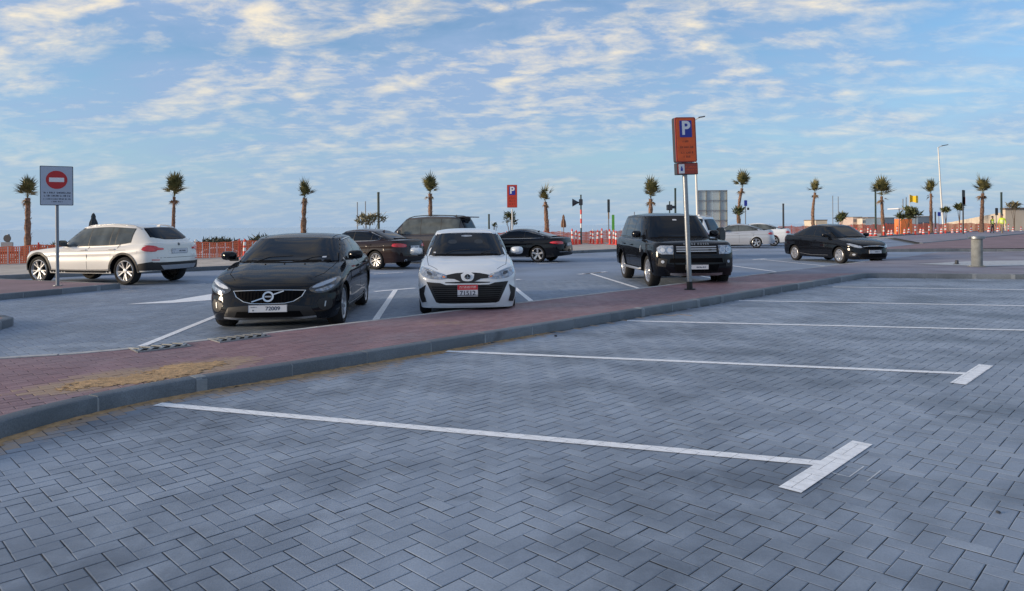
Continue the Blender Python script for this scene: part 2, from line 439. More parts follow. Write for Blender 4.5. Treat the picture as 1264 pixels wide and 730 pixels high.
def pavers(parent, poly, z, m_one, m_many, bond='herring', n_single=300, seed=1, ymax=99, ang=U45, sandf=None):
    rng = np.random.default_rng(seed)
    C, o = brick_cells(poly, bond, ang=ang); k = C[:, 1] < ymax; C, o = C[k], o[k]
    # the ones that show largest: nearest first among those in the frame
    infr = (np.abs(C[:, 0]) < .715 * C[:, 1]) & (C[:, 1] > 3.02 * (CAM_H - z) / 1.52)
    d = np.hypot(C[:, 0], C[:, 1]) + np.where(infr, 0, 1000)
    order = np.argsort(d); one, many = order[:n_single], order[n_single:]
    # single pavers: six shared meshes (three per direction)
    var = []
    for oo in (0, 1):
        for q in range(3):
            Vv = brick_mesh_arrays(np.zeros((1, 2)), np.array([oo]), 0, rng, ang=ang)[0]
            var.append(mesh('paver', Vv, [tuple(f) for f in BF], M[m_one], smooth=False))
    for i in one:
        ob = link('paver', var[o[i] * 3 + int(rng.integers(3))], parent, (C[i, 0], C[i, 1], z + rng.uniform(-.001, .001)))
        if sandf: sv = sandf(C[i, 0], C[i, 1]); ob.color = (sv, sv, sv, 1)
        else: ob.color = (0, 0, 0, 1)
        ob.rotation_euler = (rng.uniform(-.005, .005), rng.uniform(-.005, .005), rng.uniform(-.004, .004))
    V = brick_mesh_arrays(C[many], o[many], z, rng, ang=ang); n = len(many)
    me = bpy.data.meshes.new('paver_field'); me.vertices.add(n * 8); me.vertices.foreach_set('co', V.reshape(-1).astype(np.float32))
    F = (BF[None] + (np.arange(n) * 8)[:, None, None]).reshape(-1).astype(np.int32)
    me.loops.add(len(F)); me.loops.foreach_set('vertex_index', F); me.polygons.add(n * 5)
    me.polygons.foreach_set('loop_start', np.arange(0, n * 20, 4, dtype=np.int32))
    me.polygons.foreach_set('use_smooth', [False] * (n * 5)); me.update(calc_edges=True)
    at = me.attributes.new('rnd', 'FLOAT', 'FACE'); at.data.foreach_set('value', np.repeat(rng.random(n), 5).astype(np.float32))
    if sandf:
        sv = np.array([sandf(a, b_) if b_ < 14 else 0.0 for a, b_ in C[many]]); at2 = me.attributes.new('sand', 'FLOAT', 'FACE'); at2.data.foreach_set('value', np.repeat(sv, 5).astype(np.float32))
    me.materials.append(M[m_many]); me.validate()
    fo = link('paver_field', me, parent); fo['kind'] = 'stuff'
    return C, o


def sheet(name, pts, z, m, kind='structure', parent=None, sub=0, rf=None):
    """flat ground sheet from an outline"""
    vs = [(p[0], p[1], z) for p in pts]
    if sub:
        vv = [Vector((p[0], p[1])) for p in pts]; r = delaunay_2d_cdt(vv, [], [list(range(len(vv)))], 1, 1e-6)
        vs = [(p.x, p.y, z + (rf(p.x) if rf else 0)) for p in r[0]]; fs = [tuple(f) for f in r[2]]
    else: fs = [tuple(range(len(vs)))]
    o = link(name, mesh(name, vs, fs, m, smooth=False), parent)
    if kind and parent is None: o['kind'] = kind
    return o


def clip_poly(sub, conv):
    out = list(sub); n = len(conv)
    for i in range(n):
        a, b = conv[i], conv[(i + 1) % n]; inp, out = out, []
        if not inp: return []
        s = lambda p: (b[0] - a[0]) * (p[1] - a[1]) - (b[1] - a[1]) * (p[0] - a[0])
        for k in range(len(inp)):
            p, q = inp[k - 1], inp[k]; sp, sq = s(p), s(q)
            if (sp >= 0) != (sq >= 0):
                t = sp / (sp - sq); out.append((p[0] + (q[0] - p[0]) * t, p[1] + (q[1] - p[1]) * t))
            if sq >= 0: out.append(q)
    return out


def ccw(poly):
    s = sum(poly[i - 1][0] * poly[i][1] - poly[i][0] * poly[i - 1][1] for i in range(len(poly)))
    return poly if s > 0 else poly[::-1]


def paint_line(name, poly, z, cells=None, m='paint', label=None, wear=0.0, seed=0):
    """painted marking; on pavers the film breaks at every joint, so it is cut paver by paver"""
    poly = ccw([tuple(p) for p in poly]); vs, fs = [], []
    rng = random.Random(seed)
    if cells is None:
        vs = [(p[0], p[1], z) for p in poly]; fs = [tuple(range(len(vs)))]
    else:
        C, o = cells; P = np.array(poly); c0 = P.mean(0); R = np.abs(P - c0).max(0) + .15
        ks = np.where((np.abs(C - c0) < R).all(1))[0]
        u, v = UV
        for k in ks:
            ha, hb = (.0988, .0488) if o[k] == 0 else (.0488, .0988)
            c = Vector(C[k]); q = [c + u * (sa * ha) + v * (sb * hb) for sa, sb in ((-1, -1), (1, -1), (1, 1), (-1, 1))]
            r = clip_poly([tuple(p) for p in q], poly)
            if len(r) >= 3 and not (wear and rng.random() < wear):
                b = len(vs); vs += [(p[0], p[1], z) for p in r]; fs.append(tuple(range(b, b + len(r))))
    if not fs: return None
    ob = link(name, mesh(name, vs, fs, M[m], smooth=False)); ob['kind'] = 'structure'
    if label: ob['label'] = label
    return ob


def bar(p, q, w):
    p, q = Vector(p[:2]), Vector(q[:2]); d = (q - p).normalized(); n = Vector((-d.y, d.x)) * (w / 2)
    return [p - n, q - n, q + n, p + n]


def offset_line(pts, d):
    out = []
    for i, p in enumerate(pts):
        t = (pts[min(i + 1, len(pts) - 1)] - pts[max(i - 1, 0)]).normalized(); out.append(p + Vector((-t.y, t.x)) * d)
    return out


def resample(pts, step):
    pts = [Vector(p[:2]) for p in pts]; out = [pts[0].copy()]; carry = 0.0
    for a, b in zip(pts, pts[1:]):
        L = (b - a).length; s = step - carry
        while s <= L: out.append(a + (b - a) * (s / L)); s += step
        carry = L - (s - step)
    if (out[-1] - pts[-1]).length > step * .3: out.append(pts[-1].copy())
    return out


def chaikin(pts, n=2, closed=False):
    for _ in range(n):
        out = [] if closed else [pts[0]]
        m = len(pts)
        for i in range(m if closed else m - 1):
            a, b = pts[i], pts[(i + 1) % m]
            out += [a * .75 + b * .25, a * .25 + b * .75]
        if not closed: out.append(pts[-1])
        pts = out
    return pts


def kerb(name, pts, h, wd, stone=.92, m='kerb', side=1, z0=-.03, label=None, seed=0, mortar=True, edge=.018, rf=None):
    """row of kerb stones following the front foot line; side=+1: body lies left of the line"""
    rng = random.Random(seed); root = empty(name); root['kind'] = 'structure'
    if label: root['label'] = label
    fine_pts = resample(pts, .1); n = len(fine_pts); per = max(2, int(round(stone / .1)))
    prof = [(0, z0), (0, h - edge), (edge * .35, h - edge * .35), (edge, h), (wd, h), (wd, z0)]
    i = 0
    while i < n - 1:
        j = min(i + per, n - 1); seg = [p.copy() for p in fine_pts[i:j + 1]]
        d0 = (seg[1] - seg[0]).normalized() * .005; seg[0] += d0
        d1 = (seg[-1] - seg[-2]).normalized() * .005; seg[-1] -= d1
        if len(seg) > 4: seg = [seg[0]] + seg[2:-2:2] + [seg[-1]]
        dz, dy = rng.uniform(-.003, .003), rng.uniform(-.003, .003); vs, fs = [], []
        for k, p in enumerate(seg):
            a, b = seg[max(k - 1, 0)], seg[min(k + 1, len(seg) - 1)]; t = (b - a).normalized(); nn = Vector((-t.y, t.x)) * side
            for (o_, z_) in prof:
                q = p + nn * (o_ + dy); vs.append((q.x, q.y, z_ + (dz if z_ > 0 else 0) + (rf(q.x) if rf else 0)))
        K = len(prof)
        for k in range(len(seg) - 1):
            for e in range(K - 1): fs.append((k * K + e, k * K + e + 1, k * K + K + e + 1, k * K + K + e))
        fs.append(tuple(range(K))); fs.append(tuple(range((len(seg) - 1) * K, len(seg) * K)))
        me = mesh('kerb_stone', vs, fs, M[m], smooth=True, angle=30)
        bm = bmesh.new(); bm.from_mesh(me); bmesh.ops.recalc_face_normals(bm, faces=bm.faces); bm.to_mesh(me); bm.free()
        ko = link('kerb_stone', me, root); ko.color = (0, 0, 0, 1)
        if mortar and j < n - 1:
            p = fine_pts[j]; t = (fine_pts[min(j + 1, n - 1)] - fine_pts[j - 1]).normalized(); nn = Vector((-t.y, t.x)) * side
            wide = rng.choice((.008, .012, .05)) ; q = MB(); vv = []
            for s_ in (-wide, wide):
                for (o_, z_) in ((.001 if wide < .03 else -.004, z0), (.001 if wide < .03 else -.004, h - edge), (edge, h - (.004 if wide < .03 else -.004)), (wd - .002, h - (.004 if wide < .03 else -.004)), (wd - .002, z0)):
                    r_ = p + t * s_ + nn * o_; vv.append((r_.x, r_.y, z_))
            q.add(vv, [(0, 1, 6, 5), (1, 2, 7, 6), (2, 3, 8, 7), (3, 4, 9, 8), (0, 4, 3, 2, 1), (5, 6, 7, 8, 9)])
            q.build('mortar_joint', M['mortar'], root, smooth=False)
        i = j
    return root

# ------------------------------------------------------------------ the ground
def V2(*a): return Vector(a)


KZ = .13                                                    # height of the raised footway
kline = [V2(-3.85, .5), V2(-3.85, 3.2), V2(-3.80, 4.4), V2(-3.70, 5.3), V2(-3.40, 5.95), V2(-2.95, 6.52), V2(-2.41, 7.02), V2(-1.17, 8.27)]
kline = chaikin(kline, 2)
ku = (V2(9.76, 19.45) - V2(-1.17, 8.27)).normalized()
corner = V2(9.80, 19.49)
kv = V2(math.cos(math.radians(-14.5)), math.sin(math.radians(-14.5)))
kpts = kline + [V2(-1.17, 8.27) + ku * s for s in (1, 3, 5, 7, 9, 11, 13, 15)] + chaikin([corner - ku * .35, corner + (kv - ku) * .04, corner + kv * .35], 2) + [corner + kv * s for s in (2, 5, 10, 20, 40)]
near_lot = [V2(60, -30), V2(-3.85, -30)] + kpts + [V2(60, 9)]

# joint bed under every paved lot: one wide sheet to the beach
XS = np.concatenate([np.arange(-400, -60, 40), np.arange(-60, 100, 4), np.arange(100, 420, 40)])
YS = np.concatenate([np.arange(-120, 0, 20), np.arange(0, 140, 4), np.arange(140, 420, 20)])


def fence_side(x, y):
    """metres beyond the far kerb line (negative: on the car park side)"""
    far = [(-60, -18), (-26, 12.5), (-11.1, 25.1), (4.9, 39.4), (35.6, 68.3), (75, 101), (130, 108), (420, 112)]
    best = 1e9
    for (a, b) in zip(far, far[1:]):
        ax, ay, bx, by = *a, *b; L2 = (bx - ax) ** 2 + (by - ay) ** 2; t = max(0, min(1, ((x - ax) * (bx - ax) + (y - ay) * (by - ay)) / L2))
        d = math.hypot(x - ax - t * (bx - ax), y - ay - t * (by - ay))
        if d < abs(best): best = d if (bx - ax) * (y - ay) - (by - ay) * (x - ax) > 0 else -d
    return best


def rise(x):
    t = max(0.0, min(1.0, (x - 18) / 34)); return .22 * t * t * (3 - 2 * t)


def terrain(x, y):
    s = fence_side(x, y); z = rise(x) - .014
    if s > 11: z -= min(2.6, (s - 11) * .05) if s < 60 else 2.45 + (s - 60) * .012
    return z


vs = [(x, y, terrain(x, y)) for y in YS for x in XS]; nx = len(XS)
fs = [(j * nx + i, j * nx + i + 1, j * nx + nx + i + 1, j * nx + nx + i) for j in range(len(YS) - 1) for i in range(nx - 1)]
mi = [0 if fence_side((vs[f[0]][0] + vs[f[2]][0]) / 2, (vs[f[0]][1] + vs[f[2]][1]) / 2) < -2 else 1 for f in fs]
g = link('ground', mesh('ground', vs, fs, [M['asphalt_far'], M['sand_far']], mi, smooth=True, angle=180)); g['kind'] = 'structure'

sea = sheet('sea', [(-9000, 150), (9000, 150), (9000, 12000), (-9000, 12000)], -3.2, None or mat('sea_water_hazed', (.50, .65, .76), .45, spec=.5, bump=.12, bscale=.35))  # horizon haze is put into the water's pale base colour, no air volume

def nz(x, y, s, o=0): return mnoise.fractal(Vector((x * s, y * s, o)), 1.0, 2.0, 4)


def seg_dist(x, y, a, b):
    ax, ay = a; bx, by = b; L = math.hypot(bx - ax, by - ay); ux, uy = (bx - ax) / L, (by - ay) / L
    t = max(0, min(L, (x - ax) * ux + (y - ay) * uy)); return math.hypot(x - ax - t * ux, y - ay - t * uy), t / L


kseg = [p for p in kpts if 3 < p.y < 13]


def kerb_dist(x, y):
    best = 9; bt = 0
    for a, b in zip(kseg, kseg[1:]):
        d, t = seg_dist(x, y, a, b)
        if d < best: best = d; bt = a.y + (b.y - a.y) * t
    return best, bt


def sand_lot(x, y):
    if y > 12.5 or x > 3: return 0.0
    d, t = kerb_dist(x, y)
    if d > 1.0: return 0.0
    fall = (.38 if t < 8.8 else max(.12, .38 - (t - 8.8) * .12)) * (.7 + .8 * max(0, nz(x, y, .9, 4) + .3))
    return max(0.0, 1.15 * (1 - d / fall))


SA, SB = G(85, 477, KZ), G(278, 448, KZ)


def sand_foot(x, y):
    d, t = seg_dist(x, y, SA, SB); w_ = .44 + .20 * math.sin(t * 3.1)
    v = 1.0 - (d / w_) ** 1.6 + .35 * nz(x, y, 1.6, 1)
    p = G(560, 398, KZ); d2 = math.hypot((x - p.x) / .85, (y - p.y) / .35); v = max(v, .55 * (1 - d2))
    return max(0.0, min(1, v * 1.0))


pl = sheet('parking_lot', near_lot, -.0034, M['joint'], sub=1)
cellsA = pavers(pl, near_lot, 0, 'grey_one', 'grey', 'herring', 300, 1, 24, sandf=sand_lot)
nk = kerb('kerb', kpts, KZ, .15, seed=3, label='dark grey concrete kerb in front of the near parking bays')

# footway between the two lots
e0 = [V2(-9.0, 7.25), V2(-7.0, 7.45), V2(-5.63, 7.66), V2(-5.0, 7.88), V2(-4.48, 8.22), V2(-3.33, 9.30)]
eu = V2(math.cos(math.radians(45.2)), math.sin(math.radians(45.2)))
edge = e0 + [V2(-3.33, 9.30) + eu * s for s in (3, 6, 9, 12, 15, 18, 21, 24)]
ins = offset_line(kpts, .14)
foot = [V2(-9, -2), V2(-4, -2)] + [p for p in ins if p.y > 0 and p.x < 9.9] + [V2(10.2, 19.7), V2(10.8, 23.4)] + [p for p in reversed(edge) if p.x < 10.8]
fw = sheet('footway', foot, KZ - .0072, M['joint'], sub=1)
cellsB = pavers(fw, foot, KZ - .004, 'pink_one', 'pink', 'running', 300, 5, 19.5, sandf=sand_foot)
plz0 = [V2(9.2, 18.9), V2(9.75, 19.55), V2(11, 19.45)]
pz = [corner - ku * 3.0 + V2(-.1, .1), corner + V2(0, .14)] + [corner + kv * s + V2(0, .14) for s in (2, 5, 10, 20, 40)] + [V2(60, 30), V2(29, 33), V2(20.0, 33.0), V2(16.2, 28.8)] + [p for p in reversed(edge) if 6.5 < p.x < 13]
plaza = sheet('plaza', pz, KZ - .006, M['plaza'], sub=1)
ed = kerb('footway_edging', [p for p in edge], KZ + .002, .10, stone=1.0, m='edging', side=-1, seed=8, mortar=False, edge=.006)

# back lot pavers, real to about 19 m, plain sheet beyond
back = [V2(-14, 7.2)] + [V2(p.x, p.y) for p in edge if p.x < 7.5] + [V2(6, 19.4), V2(-16, 19.4)]
bl = sheet('back_lot', [V2(-60, 2)] + edge[:1] + [p for p in edge] + [V2(16.2, 28.8), V2(20, 33), V2(33, 66), V2(4.8, 39), V2(-11.1, 25), V2(-26, 12.4), V2(-60, -17)][0:7], -.0032, M['asphalt_far'], sub=1)
sheet('joint_bed', [V2(p.x, p.y) for p in back], -.0026, M['joint'], parent=bl, sub=1)
cellsC = pavers(bl, back, 0, 'grey_one', 'grey_back', 'herring', 300, 9, 19.4, ang=U45)

# painted bay lines of the near lot
for i, (a, b, t) in enumerate([((194.4, 499.5), (1024, 573.5), 1), ((551, 434), (1201, 462), 1), ((774, 396.4), (1290, 408.6), 0), ((912, 371.4), (1290, 378.4), 0), ((1028, 354.5), (1290, 358.4), 0)]):
    p, q = G(*a), G(*b)
    if not t: q = p + (q - p).normalized() * 6.0
    paint_line('bay_line', bar(p, q, .105), .0042, cellsA, wear=.0, label=['nearest white bay line on the grey pavers', 'second white bay line from the front', 'third white bay line from the front', 'fourth white bay line from the front', 'farthest white bay line below the corner kerb'][i])
    mid_ = q if t else q
    d = UV[0]
    paint_line('bay_end_bar', bar(mid_ - d * .60, mid_ + d * .60, .13), .0046, cellsA)
# an old, scraped outline beside the nearest end bar
q0 = G(1024, 573.5)
for k, (s, tt, L) in enumerate(((-.15, .17, .25), (-.15, .27, .25), (-.15, .17, .10))):
    a = q0 + UV[0] * s - UV[1] * tt
    paint_line('old_paint_trace', bar(a, a + (UV[0] if k != 2 else UV[1]) * L, .007), .0030, cellsA, 'paint_worn')

# back lot bay lines (run towards the sea) with their end bars
sdir = V2(math.cos(math.radians(96)), math.sin(math.radians(96)))
starts = [V2(-4.74, 8.6), V2(-2.20, 11.15), V2(.42, 13.7), V2(3.05, 16.35), V2(5.68, 18.95), V2(8.35, 21.7), V2(11.15, 24.3)]
for i, p in enumerate(starts):
    L = 5.8 if i else 4.4
    paint_line('bay_line', bar(p, p + sdir * L, .11), .0045, cellsC if i < 2 else None, label='white bay line behind the footway, %s' % ['beside the sand drift', 'between the black hatchback and the white sedan', 'right of the white sedan', 'left of the black off-roader', 'under the black off-roader', 'right of the black off-roader', 'left of the black saloon'][i])
    if i: paint_line('bay_end_bar', bar(p + sdir * L - UV[0] * .6, p + sdir * L + UV[0] * .6, .16), .0049)
# opposite row across the aisle
for i, (px, py) in enumerate([(480, 337.6), (677, 325.2), (905, 309.5), (735, 337)]):
    p = G(px, py)
    paint_line('bay_end_bar', bar(p - UV[0] * .6, p + UV[0] * .6, .16), .0049)
    if i < 3: paint_line('bay_line', bar(p, p + V2(math.cos(math.radians(155)), math.sin(math.radians(155))) * 5.5, .11), .0045)
# direction arrow
ar = [G(*p) for p in ((155, 376), (212, 371.3), (264, 362.8), (264, 370.6), (214, 374.2))]
paint_line('direction_arrow', ar, .0044, None, label='long tapering white direction arrow left of the black hatchback')

# islands on the left
i1 = [V2(-9.90, 17.96), V2(-11.06, 15.2), V2(-12.6, 11.5), V2(-60, 11.5), V2(-60, 42.5), V2(-14.8, 20.2)]
i1b = [V2(-12.6, 11.5), V2(-11.06, 15.2), V2(-10.02, 17.65), V2(-9.94, 17.88), V2(-10.05, 18.02), V2(-14.8, 20.2), V2(-34, 29.2)]
k1 = kerb('kerb', i1b, KZ, .14, seed=21, side=1, label='kerb of the paved island under the no-entry sign')
sheet('traffic_island', [p for p in offset_line(i1b, .13)] + [V2(-60, 30), V2(-60, 11.5)], KZ - .006, M['pink_far'], sub=1)
i2b = [V2(-7.60, 8.9), V2(-7.68, 9.9), V2(-7.78, 10.75), V2(-7.93, 11.30), V2(-8.45, 11.55), V2(-10.6, 12.4)]
k2 = kerb('kerb', chaikin(i2b, 1), KZ, .14, seed=22, side=1, label='rounded kerb end at the left edge of the picture')
sheet('traffic_island', [p for p in offset_line(chaikin(i2b, 1), .13)] + [V2(-14, 12), V2(-14, 8.9)], KZ - .006, M['pink_far'], sub=1)

# far kerb and sandy verge
farl = [V2(-34, 5), V2(-26, 12.5), V2(-11.1, 25.1), V2(4.9, 39.4), V2(35.6, 68.3)]
fk = kerb('kerb', farl, .14, .16, stone=3.0, seed=31, side=1, mortar=False, label='long far kerb in front of the orange safety fence')
far2 = [V2(35.6, 68.3), V2(55, 86.5), V2(75, 101)]
zz = .2
fk2 = kerb('kerb', far2, .14, rf=rise, wd=.16, stone=6, seed=32, side=1, mortar=False)
vg = sheet('verge', [V2(-34.1, 5.2), V2(-26.1, 12.7), V2(-11.2, 25.25), V2(4.8, 39.55), V2(35.5, 68.5), V2(30, 76), V2(0, 49), V2(-20, 33), V2(-45, 8)], .125, M['sand_far'], sub=1)

# paved strips beyond the plaza, right
s1 = [G(*p) for p in ((1092, 309.0), (1150, 311.2), (1340, 312))]
i3 = [V2(19.3, 35.6), V2(23.0, 36.3), V2(40, 30.0), V2(75, 60), V2(48, 66.5), V2(26.5, 45.2)]
kerb('kerb', [V2(18.6, 36.6), V2(19.9, 36.6), V2(23.0, 36.2), V2(27, 34.4), V2(36, 31)], .15, .16, stone=2, seed=41, side=1, mortar=False, label='low sandy kerb behind the black saloon')
sheet('traffic_island', [V2(18.7, 36.8), V2(23.0, 36.4), V2(36, 31.2), V2(70, 55), V2(48.5, 66.3), V2(26.6, 45.4)], .145, M['pink_far'], sub=1, rf=rise)
kerb('kerb', [V2(26.4, 45.3), V2(37, 55.6), V2(48, 66.4), V2(62, 78)], .17, .2, stone=3, seed=42, side=1, mortar=False, rf=rise, label='dark kerb leading to the two workers')
sheet('traffic_island', [V2(26.4, 45.5), V2(37, 55.8), V2(48, 66.6), V2(75, 90), V2(60, 88), V2(34, 64)], .165, M['plaza'], sub=1, rf=rise)
for i, pp in enumerate([[(1133, 326.2), (1200, 322.6), (1300, 321.5), (1300, 327.5), (1216, 329.0)], [(1237, 303.6), (1262, 303.8), (1300, 306), (1252, 307.4)]]):
    zz_ = (KZ if i == 0 else .145)
    s_ = sheet('concrete_patch', [G(*p, zz_) for p in pp], zz_ + .004, M['paint_worn'] if i else mat('pale_concrete', (.46, .48, .50), .85, var=.15))


# sand blown over the footway and along the kerb foot: thin real drifts
def drift(name, f, x0, x1, y0, y1, z, res, m, label):
    xs = np.arange(x0, x1, res); ys = np.arange(y0, y1, res); H = {}
    vs, fs, idx = [], [], {}
    for j, y in enumerate(ys):
        for i, x in enumerate(xs):
            h = f(x, y)
            if h > -.0022: idx[i, j] = len(vs); vs.append((x, y, z + h))
    for (i, j) in idx:
        q = [(i, j), (i + 1, j), (i + 1, j + 1), (i, j + 1)]
        if all(k in idx for k in q): fs.append(tuple(idx[k] for k in q))
    o = link(name, mesh(name, vs, fs, m, smooth=True, angle=180)); tag(o, label, 'sand', kind='stuff'); return o


dA, dB = G(128, 474, KZ), G(318, 440, KZ); dC = G(70, 470, KZ)


def drift_f(x, y):
    d, t = seg_dist(x, y, G(105, 476, KZ), G(262, 450, KZ)); wd = .22 + .14 * math.sin(t * 3.1)
    e = 1 - (d / wd) ** 1.5 + .8 * nz(x, y, 2.6, 1) + .5 * nz(x, y, 22, 2) - .35
    return min(.014, .007 * e) + .003 * nz(x, y, 30, 7) - .001


drift('sand_drift', drift_f, -5.2, -1.5, 5.8, 9.4, KZ, .016, M['sand_drift'], 'ochre sand drift spilled over the pink footway by the kerb')
def foot_f(x, y):
    best, bt = kerb_dist(x, y)
    fall = .11 * (1.0 if bt < 8.6 else max(.25, 1 - (bt - 8.6) * .5)) * (.55 + .9 * max(0, nz(x, y, 1.1, 4) + .35))
    if bt > 10.7: fall *= .25
    return .006 * (1 - best / fall) + .0045 * nz(x, y, 16, 3) - .0005


drift('kerb_sand', foot_f, -3.95, 2.3, 4.2, 12.0, .001, .030, M['sand_drift'], 'thin line of sand lying along the foot of the near kerb')


def patch_f(x, y):
    p = G(560, 398, KZ); d = math.hypot((x - p.x) / .8, (y - p.y) / .35); return .004 * (1 - d + .8 * nz(x, y, 5, 3))


# drain grates in the edging
def drain_grate(c, ang, L, label):
    r = empty('drain_grate', (c.x, c.y, KZ + .002), ang); tag(r, label, 'drain grate', 'drain grates at the footway edge')
    W = .38; f = MB(); f.box((-L / 2, -W / 2, -.03), (L / 2, -W / 2 + .02, .008)); f.box((-L / 2, W / 2 - .02, -.03), (L / 2, W / 2, .008))
    f.box((-L / 2 + .001, -W / 2 + .02, -.03), (-L / 2 + .02, W / 2 - .02, .007)); f.box((L / 2 - .02, -W / 2 + .02, -.03), (L / 2 - .001, W / 2 - .02, .007)); f.box((-L / 2 + .02, -.008, -.02), (L / 2 - .02, .008, .006))
    f.build('frame', M['steel'], r, smooth=False)
    b = MB(); b.box((-L / 2 + .01, -W / 2 + .01, 0), (L / 2 - .01, W / 2 - .01, .0012)); b.build('drain_pit', M['seam'], r, smooth=False)
    sm = MB(); sm.box((-.020, -.075, .0015), (.020, .075, .014)); me = None
    n = int(L / .105)
    for k in range(n):
        for s in (-1, 1):
            x = -L / 2 + .05 + k * (L - .1) / (n - 1)
            if me is None: o = sm.build('slat', M['steel'], r, smooth=False); me = o.data
            else: o = link('slat', me, r)
            o.location = (x, s * .09, 0); o.rotation_euler = (0, 0, s * .55)


for (pa, pb, lb) in (((161, 431.6), (226, 424.2), 'slatted steel drain grate at the start of the white bay line, left one'), ((260, 420.0), (322, 412.6), 'slatted steel drain grate below the black hatchback, right one')):
    a_, b_ = G(*pa, KZ), G(*pb, KZ); drain_grate((a_ + b_) / 2 + V2(.06, -.06), math.atan2(b_.y - a_.y, b_.x - a_.x), (b_ - a_).length, lb)

# ------------------------------------------------------------------ cars
def superell(th, a, b, n):
    c, s = math.cos(th), math.sin(th)
    return a * math.copysign(abs(c) ** (2 / n), c), b * math.copysign(abs(s) ** (2 / n), s)


